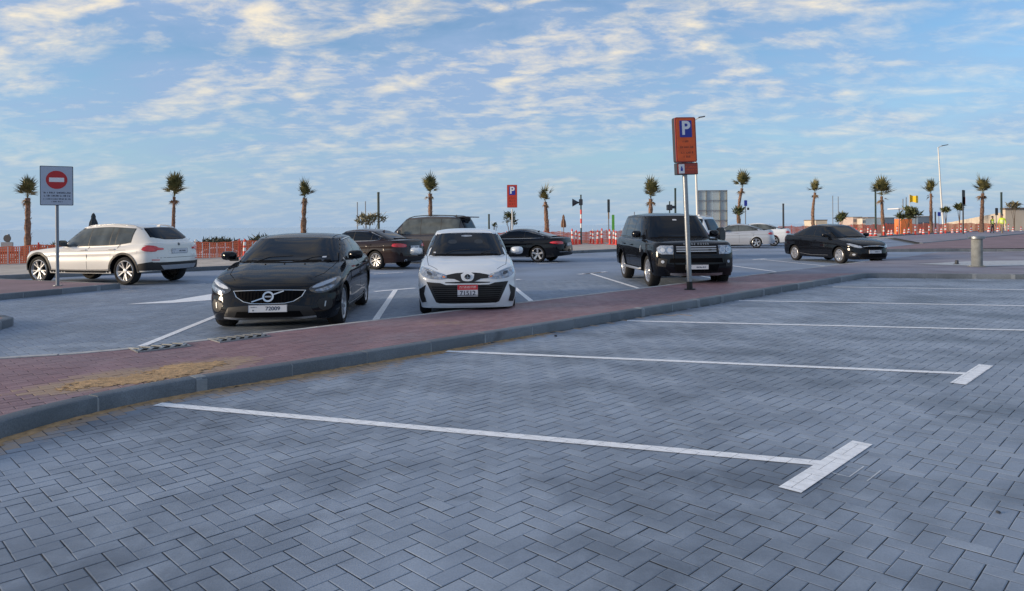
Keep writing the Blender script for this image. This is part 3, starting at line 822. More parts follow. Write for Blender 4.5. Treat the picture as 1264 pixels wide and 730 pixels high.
class Car:
    """local frame: x forward (0 in the middle), y to the car's left, z up; profiles use d = metres behind the front bumper"""
    def __init__(s, sp):
        s.sp = sp; s.L, s.W = sp['L'], sp['W']; s.root = empty(sp['name']); s.paint = M[sp['paint']]
        s.zs = interp(sp['deck']); s.S = interp(sp.get('side', [(0, .90), (.25, .945), (.42, .985), (.62, 1.0), (.775, .988), (.80, .996), (.84, .990), (.93, .955), (1, .895)]))
        s.sill = interp(sp['sill']); s.nose = interp(sp['nose']); s.tail = interp(sp['tail'])
        s.ax = [sp['fo'], sp['fo'] + sp['wb']]; s.R = sp['arch']; s.zw = sp['wr']
        s.body(); s.cabin(); s.wheels(); s.bvh()

    def X(s, d): return s.L / 2 - d

    def plan(s, d):
        sp = s.sp; f = 1.0
        if d < sp['Df']: f = (1 - (1 - max(d, 0) / sp['Df']) ** sp['nf']) ** (1 / sp['nf'])
        e = s.L - d
        if e < sp['Dr']: f = min(f, (1 - (1 - max(e, 0) / sp['Dr']) ** sp['nr']) ** (1 / sp['nr']))
        t = (d / s.L - .5) * 2
        return f * (1 - .035 * t * t * (1.3 if t < 0 else .8))

    def low(s, d):
        z = s.sill(d)
        for a in s.ax:
            if abs(d - a) < s.R: z = max(z, s.zw + math.sqrt(s.R ** 2 - (d - a) ** 2))
        return z

    def body(s):
        sp = s.sp; L = s.L; ds = set()
        for D, fl in ((sp['Df'], 0), (sp['Dr'], 1)):
            for k in range(15):
                d = D * (1 - math.cos(k / 14 * math.pi / 2)) if k else 0.0
                ds.add(round(L - d if fl else d, 5))
        x = sp['Df']
        while x < L - sp['Dr']: ds.add(round(x, 5)); x += .07
        for a in s.ax:
            ds = {d for d in ds if not (abs(d - a) < s.R + .03)}
            for k in range(19):
                ds.add(round(a + s.R * math.cos(math.pi * k / 18), 5))
            ds.add(round(a - s.R - .002, 5)); ds.add(round(a + s.R + .002, 5))
        ds = sorted(d for d in ds if 0 <= d <= L); NR = 22; vs, rows = [], []
        for d in ds:
            zl, zt = s.low(d), s.zs(d); pf = s.plan(d); hw = s.W / 2 * pf; sec = []
            ff = max(0, 1 - d / .75) ** 2; fr = max(0, 1 - (L - d) / .75) ** 2

            def P(y, z, q=1.0):
                xx = d + s.nose(z) * ff - s.tail(z) * fr
                return (L / 2 - xx, y, z)
            in_arch = any(abs(d - a) < s.R + .001 for a in s.ax)
            for k in range(3): sec.append(P(hw * .90 * k / 3, zl + (.0 if not in_arch else .02)))
            for j in range(NR + 1):
                z = zl + (zt - zl) * j / NR; t = z / max(zt, .01); y = hw * s.S(min(1, t))
                fl = sum(math.exp(-((d - a) / (s.R * 1.05)) ** 2) for a in s.ax) * math.exp(-((z - s.zw - .12) / .26) ** 2) * sp.get('flare', .018)
                sec.append(P(y + fl * pf, z))
            ysh = sec[-1][1]; cr = sp.get('crown', .05) * pf
            for k in range(1, 11):
                f = 1 - k / 10; b = (sp.get('bulge', .0) * math.exp(-((f - .62) / .1) ** 2)) * (1 if .3 < d < 1.2 else 0)
                sec.append(P(ysh * f, zt + cr * (1 - f ** 2.4) + b))
            rows.append(len(vs)); vs += sec
        n = len(vs) // len(ds); V = list(vs); nb = len(V); V += [(x_, -y_, z_) for (x_, y_, z_) in vs]
        fs, mi = [], []
        for i in range(len(ds) - 1):
            for j in range(n - 1):
                a, b, c, e = i * n + j, i * n + j + 1, (i + 1) * n + j + 1, (i + 1) * n + j
                m = 1 if j < 3 else 0
                fs.append((a, b, c, e)); mi.append(m); fs.append((nb + e, nb + c, nb + b, nb + a)); mi.append(m)
        me = mesh('body', V, fs, [s.paint, M['under']], mi, True, 180)
        bm = bmesh.new(); bm.from_mesh(me); bmesh.ops.remove_doubles(bm, verts=bm.verts, dist=2e-4)
        bmesh.ops.dissolve_degenerate(bm, dist=1e-5, edges=bm.edges); bmesh.ops.recalc_face_normals(bm, faces=bm.faces)
        bm.to_mesh(me); bm.free(); me.set_sharp_from_angle(angle=math.radians(38))
        s.body_o = link('body', me, s.root)

    def cabin(s):
        sp = s.sp; c = sp['cab']; n = c.get('n', 5.5); NT, NZ, NK = 96, 12, 9
        bf, tf, tr, br = c['bf'], c['tf'], c['tr'], c['br']; hb, ht = c['hb'], c['ht']; roof = interp([(tf, c['rf']), ((tf + tr) / 2, c['rm']), (tr, c['rr'])])
        s.roof = roof
        vs = []
        for lev in range(NZ + 1):
            t = lev / NZ
            for k in range(NT):
                th = 2 * math.pi * k / NT
                xb, yb = superell(th, (br - bf) / 2, hb, n); xt, yt = superell(th, (tr - tf) / 2, ht, n)
                db, dt = (bf + br) / 2 - xb, (tf + tr) / 2 - xt
                zb, zt = s.zs(db) - .03, roof(dt)
                bu = math.sin(math.pi * t) * c.get('bu', .035)
                nx_, ny_ = math.cos(th), math.sin(th)
                d = db + (dt - db) * t - bu * nx_ * abs(nx_) * .9; y = yb + (yt - yb) * t + bu * ny_ * abs(ny_) * .8
                vs.append((s.L / 2 - d, y, zb + (zt - zb) * t))
        hc = c.get('h', .055); xc = (tf + tr) / 2
        for r in range(1, NK + 1):
            k_ = 1 - (r / NK) ** 1.5 if r < NK else 0.0
            if r == 1: k_ = .975
            elif r == 2: k_ = .93
            elif r == 3: k_ = .86
            for k in range(NT):
                th = 2 * math.pi * k / NT; xt, yt = superell(th, (tr - tf) / 2 * k_, ht * k_, n); d = xc - xt
                z = roof(d) + (roof(xc - superell(th, (tr - tf) / 2, ht, n)[0]) - roof(d)) * k_ ** 6 + hc * (1 - k_ ** 3)
                vs.append((s.L / 2 - d, yt, z))
        R = NZ + 1 + NK; fs = []
        for r in range(R - 1):
            for k in range(NT):
                j = (k + 1) % NT; fs.append((r * NT + k, r * NT + j, (r + 1) * NT + j, (r + 1) * NT + k))
        me = mesh('cabin', vs, fs, s.paint, None, True, 180)
        bm = bmesh.new(); bm.from_mesh(me); bmesh.ops.remove_doubles(bm, verts=bm.verts, dist=1e-4); bmesh.ops.recalc_face_normals(bm, faces=bm.faces)
        bm.to_mesh(me); bm.free(); me.set_sharp_from_angle(angle=math.radians(50))
        s.cab_o = link('cabin', me, s.root)

    def bvh(s):
        vs, fs = [], []
        for o in (s.body_o, s.cab_o):
            b = len(vs); vs += [v.co.copy() for v in o.data.vertices]; fs += [[b + i for i in p.vertices] for p in o.data.polygons]
        s.tree = BVHTree.FromPolygons(vs, fs)

    def hit(s, a, b, side):
        if side == 'F': o, d = Vector((s.L, a, b)), Vector((-1, 0, 0))
        elif side == 'R': o, d = Vector((-s.L, a, b)), Vector((1, 0, 0))
        elif side == 'L': o, d = Vector((s.X(a), 3, b)), Vector((0, -1, 0))
        elif side == 'Q': o, d = Vector((s.X(a), -3, b)), Vector((0, 1, 0))
        else: o, d = Vector((s.X(a), b, 4)), Vector((0, 0, -1))
        r = s.tree.ray_cast(o, d, 9)
        if r[0] is None:
            p, nn, i, di = s.tree.find_nearest(o + d * (s.L / 2 + .1 if side in 'FR' else 2.2)); return p, -d
        return r[0], -d

    def nrm(s, h, dn):
        r = s.tree.find_nearest(h); n = r[1]
        if n is None: return dn
        if n.dot(dn) < 0: n = -n
        return (n + dn * .25).normalized() if n.dot(dn) > .12 else dn

    def decal(s, name, poly, side, m, off=.004, parent=None, grid=.05, skirt=.012, smooth_n=0, hole=None):
        """a panel that follows the car's skin, standing `off` proud of it with a rim `skirt` deep"""
        poly = [Vector(p) for p in poly]
        if smooth_n: poly = chaikin(poly, smooth_n, True)
        pts = []
        for i, p in enumerate(poly):
            q = poly[(i + 1) % len(poly)]; k = max(1, int((q - p).length / grid)); pts += [p + (q - p) * (t / k) for t in range(k)]
        nb = len(pts); lo = Vector((min(p.x for p in pts), min(p.y for p in pts))); hi = Vector((max(p.x for p in pts), max(p.y for p in pts)))
        P = []; y = lo.y + grid / 2
        while y < hi.y:
            x = lo.x + grid / 2
            while x < hi.x: P.append((x, y)); x += grid
            y += grid
        extra = []
        if P:
            A_ = np.array(P); ins_ = inside([tuple(p) for p in pts], A_)
            B = np.array([tuple(p) for p in pts])
            for p in A_[ins_]:
                if np.min(np.hypot(B[:, 0] - p[0], B[:, 1] - p[1])) > grid * .4: extra.append(Vector(p))
        r = delaunay_2d_cdt(pts + extra, [], [list(range(nb))], 1, 1e-7)
        vv, ff = r[0], r[2]
        co = []
        for p in vv:
            h, dn = s.hit(p.x, p.y, side); co.append((h, s.nrm(h, dn)))
        vs = [h + dn * off for h, dn in co]; fs = [tuple(f) for f in ff]
        # rim
        ec = {}
        for f in fs:
            for i in range(len(f)):
                e = (f[i], f[(i + 1) % len(f)]); k = (min(e), max(e)); ec.setdefault(k, []).append(e)
        rim = [v[0] for v in ec.values() if len(v) == 1]; mp = {}
        for a, b in rim:
            for q in (a, b):
                if q not in mp: mp[q] = len(vs); vs.append(co[q][0] + co[q][1] * (off - skirt))
        fs += [(b, a, mp[a], mp[b]) for a, b in rim]
        me = mesh(name, vs, fs, M[m] if isinstance(m, str) else m, None, True, 60)
        bm = bmesh.new(); bm.from_mesh(me); bmesh.ops.recalc_face_normals(bm, faces=bm.faces)
        # make sure the face side looks outward
        dn = co[0][1]; tot = sum((f.normal.dot(dn)) * f.calc_area() for f in bm.faces)
        if tot < 0: bmesh.ops.reverse_faces(bm, faces=bm.faces)
        bm.to_mesh(me); bm.free()
        return link(name, me, parent if parent is not None else s.root)

    def pair(s, name, poly, side, m, **k):
        """both sides: for 'L' the same panel on the right flank, for F/R/T mirrored in y"""
        if side == 'L': return [s.decal(name, poly, 'L', m, **k), s.decal(name, poly, 'Q', m, **k)]
        if side == 'T': return [s.decal(name, poly, 'T', m, **k), s.decal(name, [(a, -b) for a, b in poly][::-1], 'T', m, **k)]
        return [s.decal(name, poly, side, m, **k), s.decal(name, [(-a, b) for a, b in poly][::-1], side, m, **k)]

    def strip(s, name, line, side, m, wd=.012, off=.003, both=True, smooth_n=0, parent=None):
        line = [Vector(p) for p in line]
        if smooth_n: line = chaikin(line, smooth_n)
        a = offset_line(line, wd / 2); b = offset_line(line, -wd / 2); poly = a + b[::-1]
        if both: return s.pair(name, [tuple(p) for p in poly], side, m, off=off, grid=.09, skirt=.006, parent=parent)
        return [s.decal(name, [tuple(p) for p in poly], side, m, off=off, grid=.09, skirt=.006, parent=parent)]

    def wheels(s):
        sp = s.sp; r, wd = sp['wr'], sp.get('ww', .215); style = sp.get('rim', 'five'); tr_ = s.W / 2 - .035
        rr = r - sp.get('sidewall', .105)
        ty = MB(); h = wd / 2
        ty.lathe([(rr - .005, -h * .78), (rr + .02, -h * .95), (rr + .06, -h), (r - .03, -h * .96), (r - .010, -h * .80), (r, -h * .55), (r + .0005, 0), (r, h * .55), (r - .010, h * .80), (r - .03, h * .96), (rr + .06, h), (rr + .02, h * .95), (rr - .005, h * .78)], 40, 'y')
        tme = mesh('tyre', ty.v, ty.f, M['rubber'], None, True, 50)
        ri = MB()
        ri.lathe([(rr - .012, -h * .7), (rr + .002, h * .78), (rr + .006, h * .86), (rr - .004, h * .90), (rr - .016, h * .80), (rr - .03, h * .3), (rr - .035, -h * .6)], 40, 'y')
        ns, dbl, wsp = {'five': (5, False, .085), 'ydouble': (5, True, .040), 'ten': (10, False, .036), 'multi': (9, False, .050), 'cover': (6, False, .105), 'split': (7, True, .03)}[style]
        yo = h * .62
        for k in range(ns):
            th = 2 * math.pi * k / ns + .3
            for sg in ((-1, 1) if dbl else (0,)):
                c, q = math.cos(th), math.sin(th); R_ = rr - .008
                d_in = sg * wsp * .65; d_out = sg * (wsp * (2.6 if style == 'ydouble' else 2.0)); w0, w1 = wsp * .5, wsp * (.62 if not dbl else .5)
                def P(rad, lat, y): return (c * rad - q * lat, y, q * rad + c * lat)
                vs = []
                for (rad, lat, ww_, y1) in ((.03, d_in, w0, yo + .008), (R_ * .55, (d_in + d_out) / 2, (w0 + w1) / 2, yo + .012), (R_, d_out, w1, yo + .022)):
                    vs += [P(rad, lat - ww_, y1 - .035), P(rad, lat - ww_ * .75, y1), P(rad, lat + ww_ * .75, y1), P(rad, lat + ww_, y1 - .035)]
                fs = []
                for i in range(2):
                    for j in range(3): fs.append((i * 4 + j, i * 4 + j + 1, i * 4 + 5 + j, i * 4 + 4 + j))
                fs += [(0, 4, 7, 3), (4, 8, 11, 7)]; ri.add(vs, fs)
        ri.lathe([(0.001, yo + .02), (.05, yo + .018), (.062, yo + .005), (.064, yo - .04)], 20, 'y')
        rme = mesh('rim', ri.v, ri.f, M[sp.get('rimmat', 'rim')], None, True, 35)
        bk = MB(); bk.lathe([(.001, -.02), (rr - .035, -.02), (rr - .03, -.05)], 28, 'y'); bk.lathe([(.001, .0), (rr * .72, .0), (rr * .72, -.02)], 28, 'y')
        dme = mesh('wheel', bk.v, bk.f, M['trim'], None, True, 40)
        for a in s.ax:
            for sg in (1, -1):
                wo_ = link('wheel', dme, s.root); wo_.location = (s.X(a), sg * (tr_ - h), s.zw)
                st = sp.get('steer', 0) if a == s.ax[0] else 0
                wo_.rotation_euler = (0, 0 if sg == 1 else random.uniform(0, 6), (0 if sg == 1 else math.pi) + st)
                for nm, me in (('tyre', tme), ('rim', rme)):
                    o = link(nm, me, wo_)

    # ---- ready-made details
    def dlo(s, d0, d1, splits, m='glass', zdrop=.05, rise_b=.035, rear_cut=None, chrome=False, frame='trim', topf=.0, kick=0.0):
        """side glass between the pillars; splits: positions of the upright frames"""
        c = s.sp['cab']
        def zt(d):                                            # upper edge in side view
            t = 1.0
            if d < c['tf']: z0 = s.zs(c['bf']); f = (d - c['bf']) / (c['tf'] - c['bf']); return z0 + (c['rf'] - z0) * f
            if d > c['tr']: z0 = s.zs(c['br']); f = (c['br'] - d) / (c['br'] - c['tr']); return z0 + (c['rr'] - z0) * f
            return s.roof(d)
        def outline(a, b, mg, mg2):
            k = 14; top = []; bot = []
            for i in range(k + 1):
                d = a + (b - a) * i / k; zb = s.zs(d) + rise_b + kick * max(0, (d - (d1 - .5)) / .5) ** 2; z = min(zt(d - mg2 * 0) - zdrop * (1.0 if c['tf'] <= d <= c['tr'] else 1.25), 9)
                bot.append((d, zb + mg)); top.append((d, max(z - mg, zb + mg + .004)))
            return bot + top[::-1]
        if chrome: s.pair('window_trim', outline(d0 - .03, d1 + .035, -.016, 0), 'L', 'chrome', off=.003, grid=.09)
        s.pair('window_frame', outline(d0 - .012, d1 + .015, -.006, 0), 'L', frame, off=.0048, grid=.09)
        ed_ = [d0] + list(splits) + [d1]
        for i in range(len(ed_) - 1):
            a = ed_[i] + (.012 if i else 0.005); b = ed_[i + 1] - (.012 if i < len(ed_) - 2 else .005)
            s.pair('side_window', outline(a, b, .006, 0), 'L', m[i] if isinstance(m, (list, tuple)) else m, off=.0066, grid=.07)

    def windscreen(s, wb_, wt_, zb, zt_, m='glass', side='F', name='windscreen', sag=.0):
        p = [(-wb_, zb + sag), (-wb_ * .5, zb), (0, zb - .004), (wb_ * .5, zb), (wb_, zb + sag), (wt_ + .02, zt_ - .05), (wt_, zt_ - .012), (wt_ * .5, zt_ + .004), (0, zt_ + .008), (-wt_ * .5, zt_ + .004), (-wt_, zt_ - .012), (-wt_ - .02, zt_ - .05)]
        fr_ = [(x * 1.022, (zb + zt_) / 2 + (z - (zb + zt_) / 2) * 1.05) for x, z in p]
        s.decal(name + '_seal', fr_, side, 'seam', off=.0035, grid=.08); s.decal(name, p, side, m, off=.006, grid=.05)

    def seams(s, ds_, z0=.30):
        for d in ds_:
            d = d if isinstance(d, (list, tuple)) else [(d, z0), (d, s.zs(d) + .02)]
            s.strip('panel_gap', d, 'L', 'seam', wd=.009, off=.0015)

    def handle(s, d, z, m=None):
        for sg, sd_ in ((1, 'L'), (-1, 'Q')):
            h, dn = s.hit(d, z, sd_); b = MB(); b.box((-.095, -.006, -.014), (.095, .030, .016), bev=.011)
            o = b.build('door_handle', m or s.paint, s.root, loc=h + dn * .004)
            if sg < 0: o.rotation_euler = (0, 0, math.pi)

    def mirror(s, d, z, m=None, out=.20, h=.075):
        for sg, sd_ in ((1, 'L'), (-1, 'Q')):
            hp, dn = s.hit(d, z, sd_); b = MB(); prof = []
            vs, fs = [], []; nx2, ny2 = 9, 14
            for i in range(nx2):
                u_ = i / (nx2 - 1); xx = .065 - .125 * u_; sc = (math.sin(min(1, u_ * 1.15 + .12) * math.pi / 2)) ** .7
                for k in range(ny2):
                    t = 2 * math.pi * k / ny2; yy, z2 = superell(t, .115 * sc, h * sc, 3.2); vs.append((xx, sg * (.125 + yy * (1 if True else 1)), z2 + .01 * yy * 3))
            for i in range(nx2 - 1):
                for k in range(ny2):
                    j = (k + 1) % ny2; fs.append((i * ny2 + k, i * ny2 + j, (i + 1) * ny2 + j, (i + 1) * ny2 + k))
            fs.append(tuple(range(ny2))); b.add(vs, fs)
            o = b.build('wing_mirror', m or s.paint, s.root, loc=hp + dn * (out - .17) + Vector((0, 0, .075)), angle=50)
            g_ = MB(); g_.add([v for v in vs[-ny2:]], [tuple(range(ny2))]); 
            g_.v = [Vector((v.x - .002, sg * .125 + (v.y - sg * .125) * .88, v.z * .86)) for v in g_.v]
            g_.build('mirror_glass', M['chrome'], o, smooth=False)
            f = MB(); f.box((-.04, min(0, -sg * .02), -.075), (.045, max(0, -sg * .02), -.02)); f.box((-.03, min(-sg * .03, sg * .10), -.085), (.035, max(-sg * .03, sg * .10), -.055), bev=.01)
            f.build('mirror_foot', M['trim'], o, smooth=False)

    def plate(s, side, z, kind='dubai', text='', wd=.52, h=.11, y=0.0):
        hp, dn = s.hit(y, z, side)
        for dy in (-.2, .2):
            h2, _ = s.hit(y + dy, z, side)
            if side == 'F': hp.x = max(hp.x, h2.x)
            else: hp.x = min(hp.x, h2.x)
        o = MB(); o.box((-.006, -wd / 2, -h / 2), (.008, wd / 2, h / 2)); ob = o.build('number_plate', M['plate'], s.root, smooth=False)
        ob.location = hp + dn * .012
        if side == 'R': ob.rotation_euler = (0, 0, math.pi)
        b = MB(); e = .004
        for lo, hi in (((.0078, -wd / 2, -h / 2), (.0100, -wd / 2 + e, h / 2)), ((.0078, wd / 2 - e, -h / 2), (.0100, wd / 2, h / 2)), ((.0078, -wd / 2 + e, -h / 2), (.0098, wd / 2 - e, -h / 2 + e)), ((.0078, -wd / 2 + e, h / 2 - e), (.0098, wd / 2 - e, h / 2))): b.box(lo, hi)
        b.build('plate_border', M['print_dark'], ob, smooth=False)
        Rx = Matrix(((0, 0, 1, .0095), (1, 0, 0, 0), (0, 1, 0, 0), (0, 0, 0, 1)))
        if kind == 'red':
            b = MB(); b.box((.0078, -wd / 2 + .006, .012), (.0092, wd / 2 - .006, h / 2 - .006)); b.build('plate_band', M['plate_red'], ob, smooth=False)
            scribble(ob, 'plate_header', wd * .8, h * .22, Rx @ Matrix.Translation((0, h * .29, 0)), 'cone_white', 2, bold=1.6)
            text_mesh('plate_number', text, h * .52, M['print_dark'], ob, Rx @ Matrix.Translation((0, -h * .22, .0)), bold=.004)
        else:
            if text: text_mesh('plate_number', text, h * .72, M['print_dark'], ob, Rx @ Matrix.Translation((wd * .13, -.001, 0)), bold=.003)
            else: scribble(ob, 'plate_number', wd * .42, h * .5, Rx @ Matrix.Translation((wd * .15, 0, 0)), 'print_dark', 1, bold=2.2)
            scribble(ob, 'plate_header', wd * .19, h * .26, Rx @ Matrix.Translation((-wd * .36, h * .22, 0)), 'print_dark', 1)
            scribble(ob, 'plate_code', wd * .05, h * .36, Rx @ Matrix.Translation((-wd * .36, -h * .2, 0)), 'print_dark', 1, bold=2)
        return ob

    def ring(s, name, c, side, r0, r1, m, off=.006, a0=0, a1=360, parent=None, sx=1.0):
        k = 28; P = []
        full = a1 - a0 >= 360
        vs, fs = [], []
        n_ = k if full else k + 1
        for i in range(n_):
            t = math.radians(a0 + (a1 - a0) * i / k)
            for (r, o_) in ((r0, off * .3), (r0, off), (r1, off), (r1, off * .3)):
                h, dn = s.hit(c[0] + r * sx * math.cos(t), c[1] + r * math.sin(t), side); vs.append(h + s.nrm(h, dn) * o_)
        for i in range(k if full else k):
            j = (i + 1) % n_
            for e in range(3): fs.append((i * 4 + e, i * 4 + e + 1, j * 4 + e + 1, j * 4 + e))
        me = mesh(name, vs, fs, M[m], None, True, 50)
        bm = bmesh.new(); bm.from_mesh(me); bmesh.ops.recalc_face_normals(bm, faces=bm.faces); bm.to_mesh(me); bm.free()
        return link(name, me, parent or s.root)

    def arches(s, m, wd=.06, off=.012):
        for a in s.ax:
            for sd_ in ('L', 'Q'): s.ring('wheel_arch_trim', (a, s.zw), sd_, s.R + .001, s.R + wd, m, off, -2, 182)

    def disc(s, name, c, side, r, m, off=.008, parent=None, sx=1.0, k=18):
        return s.decal(name, [(c[0] + r * sx * math.cos(2 * math.pi * i / k), c[1] + r * math.sin(2 * math.pi * i / k)) for i in range(k)], side, m, off=off, grid=max(.02, r * .8), parent=parent)

    def antenna(s, d, h=.06, m=None):
        hp, _ = s.hit(d, 0, 'T'); b = MB()
        b.add([(.07, -.012, 0), (.07, .012, 0), (-.08, .018, 0), (-.08, -.018, 0), (-.05, 0, h), (-.07, 0, h)], [(0, 1, 4), (1, 2, 5, 4), (3, 0, 4, 5), (2, 3, 5)])
        b.build('aerial', m or s.paint, s.root, loc=hp - Vector((0, 0, .004)))

    def rails(s, d0, d1, y, m='trim', lift=.045):
        for sg in (1, -1):
            pts = []
            for i in range(9):
                d = d0 + (d1 - d0) * i / 8; hp, _ = s.hit(d, sg * y, 'T'); pts.append(hp + Vector((0, 0, lift * min(1, min(i, 8 - i) / 1.0))))
            b = MB(); b.tube(pts, .017, 8); b.build('roof_rail', M[m], s.root)

    def place(s, pos, yaw, z=0.0, label='', cat='car', anchor=None, scale=(1, 1, 1)):
        """anchor: local point that stands at pos"""
        a = Vector(anchor or (0, 0, 0)); a.z = 0; R_ = Matrix.Rotation(yaw, 3, 'Z'); a = Vector((a.x * scale[0], a.y * scale[1], 0)); q = Vector((pos[0], pos[1], z)) - R_ @ a; s.root.scale = scale
        s.root.location = q; s.root.rotation_euler = (0, 0, yaw); tag(s.root, label, cat)
        return s.root


def text_mesh(name, body, size, m, parent, Mx, bold=0.0, depth=.0006):
    cu_ = bpy.data.curves.new(name, 'FONT'); cu_.body = body; cu_.size = size; cu_.align_x = 'CENTER'; cu_.align_y = 'CENTER'; cu_.offset = bold * .35; cu_.extrude = depth
    o = bpy.data.objects.new(name, cu_); COL.objects.link(o)
    bpy.context.view_layer.update(); me = bpy.data.meshes.new_from_object(o); bpy.data.objects.remove(o)
    me.transform(Mx); me.materials.clear(); me.materials.append(m); me.name = name
    return link(name, me, parent)


SCR = random.Random(99)


def scribble(parent, name, wd, h, Mx, m, rows=1, bold=1.0):
    """rows of lettering too small to read in the photograph"""
    b = MB()
    for r in range(rows):
        hh = h / rows * .62; y0 = h / 2 - (r + .5) * h / rows; x = -wd / 2 * SCR.uniform(.86, 1.0); st = hh * .16 * bold
        while x < wd / 2 - hh * .3:
            lw = hh * SCR.uniform(.35, .75); k = SCR.randint(0, 3)
            b.box((x, y0 - hh / 2, 0), (x + st, y0 + hh / 2 * SCR.uniform(.3, 1), .0006))
            if k != 1: b.box((x + st, y0 - hh / 2, 0), (x + lw, y0 - hh / 2 + st, .0006))
            if k >= 2: b.box((x + lw - st, y0 - hh / 2 + st, 0), (x + lw, y0 + hh * .3, .0006))
            x += lw + hh * SCR.choice((.18, .2, .22, .55))
    o = link(name, mesh(name, [Mx @ v for v in b.v], b.f, M[m], smooth=False), parent); o['kind'] = 'stuff'; return o

NOSE = [(0, .10), (.22, .06), (.35, .015), (.48, 0), (.6, .01), (.72, .05), (.9, .12)]
TAIL = [(0, .12), (.25, .05), (.45, .0), (.62, .02), (.8, .06), (1.0, .10), (1.2, .14)]


# ---- black hatchback with the ring badge
def black_hatchback():
    c = Car(dict(name='black_hatchback', paint='black_paint', L=4.37, W=1.87, wb=2.65, fo=.87, wr=.325, arch=.372, ww=.225, rim='ten', rimmat='satin', sidewall=.085,
                 deck=[(0, .635), (.12, .685), (.35, .755), (.7, .845), (1.15, .935), (1.45, .975), (2.4, .985), (3.3, 1.01), (4.0, 1.0), (4.25, .96), (4.37, .88)],
                 sill=[(0, .20), (.3, .17), (.5, .20), (1.5, .20), (3.2, .20), (3.9, .24), (4.37, .30)], nose=[(0, .10), (.2, .05), (.32, .0), (.45, .03), (.6, .07), (.72, .10)], tail=TAIL, Df=.68, nf=2.75, Dr=.5, nr=2.8, crown=.055, bulge=.012,
                 cab=dict(bf=1.02, tf=1.86, tr=3.55, br=4.22, hb=.85, ht=.665, rf=1.345, rm=1.39, rr=1.30, h=.05)))
    c.dlo(1.52, 3.62, (2.42, 3.20), m=('glass', 'glass', 'glass'), chrome=True, zdrop=.045, kick=.16)
    c.windscreen(.735, .635, .985, 1.345)
    c.seams([1.42, 2.45, [(3.30, .45), (3.42, 1.0)]]); c.handle(2.28, .865); c.handle(3.22, .885); c.mirror(1.50, 1.0, out=.22)
    c.strip('sill_trim', [(1.3, .235), (2.2, .225), (3.1, .235)], 'L', 'trim', wd=.05, off=.012)
    c.strip('sill_strip', [(1.3, .275), (2.2, .265), (3.1, .275)], 'L', 'satin', wd=.014, off=.014)
    # face
    gr = [(-.475, .605), (-.25, .615), (0, .618), (.25, .615), (.475, .605), (.43, .525), (.33, .46), (.22, .435), (0, .43), (-.22, .435), (-.33, .46), (-.43, .525)]
    c.decal('grille_frame', [(a * 1.03, .522 + (b - .522) * 1.085) for a, b in gr], 'F', 'chrome', off=.010, grid=.04)
    g_ = c.decal('grille', gr, 'F', 'seam', off=.014, grid=.04)
    for i in range(-9, 10):
        x = i * .045; zt_ = .60; zb = .445 if abs(x) < .25 else .445 + (abs(x) - .25) * .62
        c.decal('grille_bar', [(x - .006, zb), (x + .006, zb), (x + .006, zt_), (x - .006, zt_)], 'F', 'under', off=.019, grid=.05, parent=g_)
    c.strip('badge_bar', [(-.22, .452), (.20, .605)], 'F', 'chrome', wd=.016, off=.026, both=False, parent=g_)
    c.disc('badge_field', (0, .525), 'F', .060, 'seam', off=.030, parent=g_)
    c.ring('badge_ring', (0, .525), 'F', .052, .076, 'chrome', off=.038, parent=g_)
    hp, _ = c.hit(0, .525, 'F')
    b = c.decal('badge_word', [(-.045, .515), (.045, .515), (.045, .535), (-.045, .535)], 'F', 'satin', off=.036, grid=.03, parent=g_)
    hl = [(.50, .625), (.60, .560), (.74, .565), (.85, .63), (.895, .745), (.86, .785), (.74, .755), (.60, .69)]
    for L_ in c.pair('headlight', hl, 'F', 'lamp_dark', off=.008, smooth_n=2, grid=.035):
        pass
    c.pair('light_blade', [(.55, .635), (.66, .645), (.83, .72), (.85, .765), (.74, .735), (.60, .68)], 'F', 'lamp_bright', off=.013, grid=.035, smooth_n=1)
    c.pair('light_lower', [(.60, .585), (.73, .588), (.84, .65), (.82, .675), (.70, .63), (.61, .612)], 'F', 'lamp', off=.013, grid=.035, smooth_n=1)
    c.decal('lower_intake', [(-.55, .375), (-.30, .40), (.30, .40), (.55, .375), (.62, .25), (.50, .215), (-.50, .215), (-.62, .25)], 'F', 'trim', off=.006, grid=.05)
    c.decal('intake_mesh', [(-.42, .315), (.42, .315), (.46, .235), (-.46, .235)], 'F', 'seam', off=.010, grid=.06)
    c.pair('fog_recess', [(.62, .46), (.78, .50), (.83, .42), (.80, .31), (.68, .30)], 'F', 'trim', off=.005, grid=.05, smooth_n=1)
    c.pair('fog_blade', [(.72, .36), (.735, .36), (.745, .44), (.73, .44)], 'F', 'satin', off=.013, grid=.05)
    c.strip('splitter', [(-.62, .222), (-.3, .20), (.3, .20), (.62, .222)], 'F', 'satin', wd=.03, off=.012, both=False)
    c.plate('F', .36, text='72009')
    c.strip('bonnet_gap', [(.30, .52), (.55, .66), (.95, .72), (1.28, .735)], 'T', 'seam', wd=.008, off=.0015)
    c.strip('wiper', [(1.14, -.55), (1.30, -.30), (1.33, .05)], 'T', 'trim', wd=.016, off=.012, both=False)
    c.strip('wiper', [(1.12, .10), (1.28, .35), (1.36, .60)], 'T', 'trim', wd=.016, off=.012, both=False)
    for y in (-.28, 0, .30): c.disc('washer_jet', (.98, y), 'T', .014, 'trim', off=.010)
    c.decal('sticker', [(.50, 1.035), (.56, 1.035), (.56, 1.06), (.50, 1.06)], 'F', 'plate', off=.009, grid=.04)
    c.strip('roof_strip', [(2.0, .545), (2.7, .56), (3.5, .545)], 'T', 'seam', wd=.012, off=.002)
    c.antenna(3.45); rear_basic(c, .80, .98)
    return c


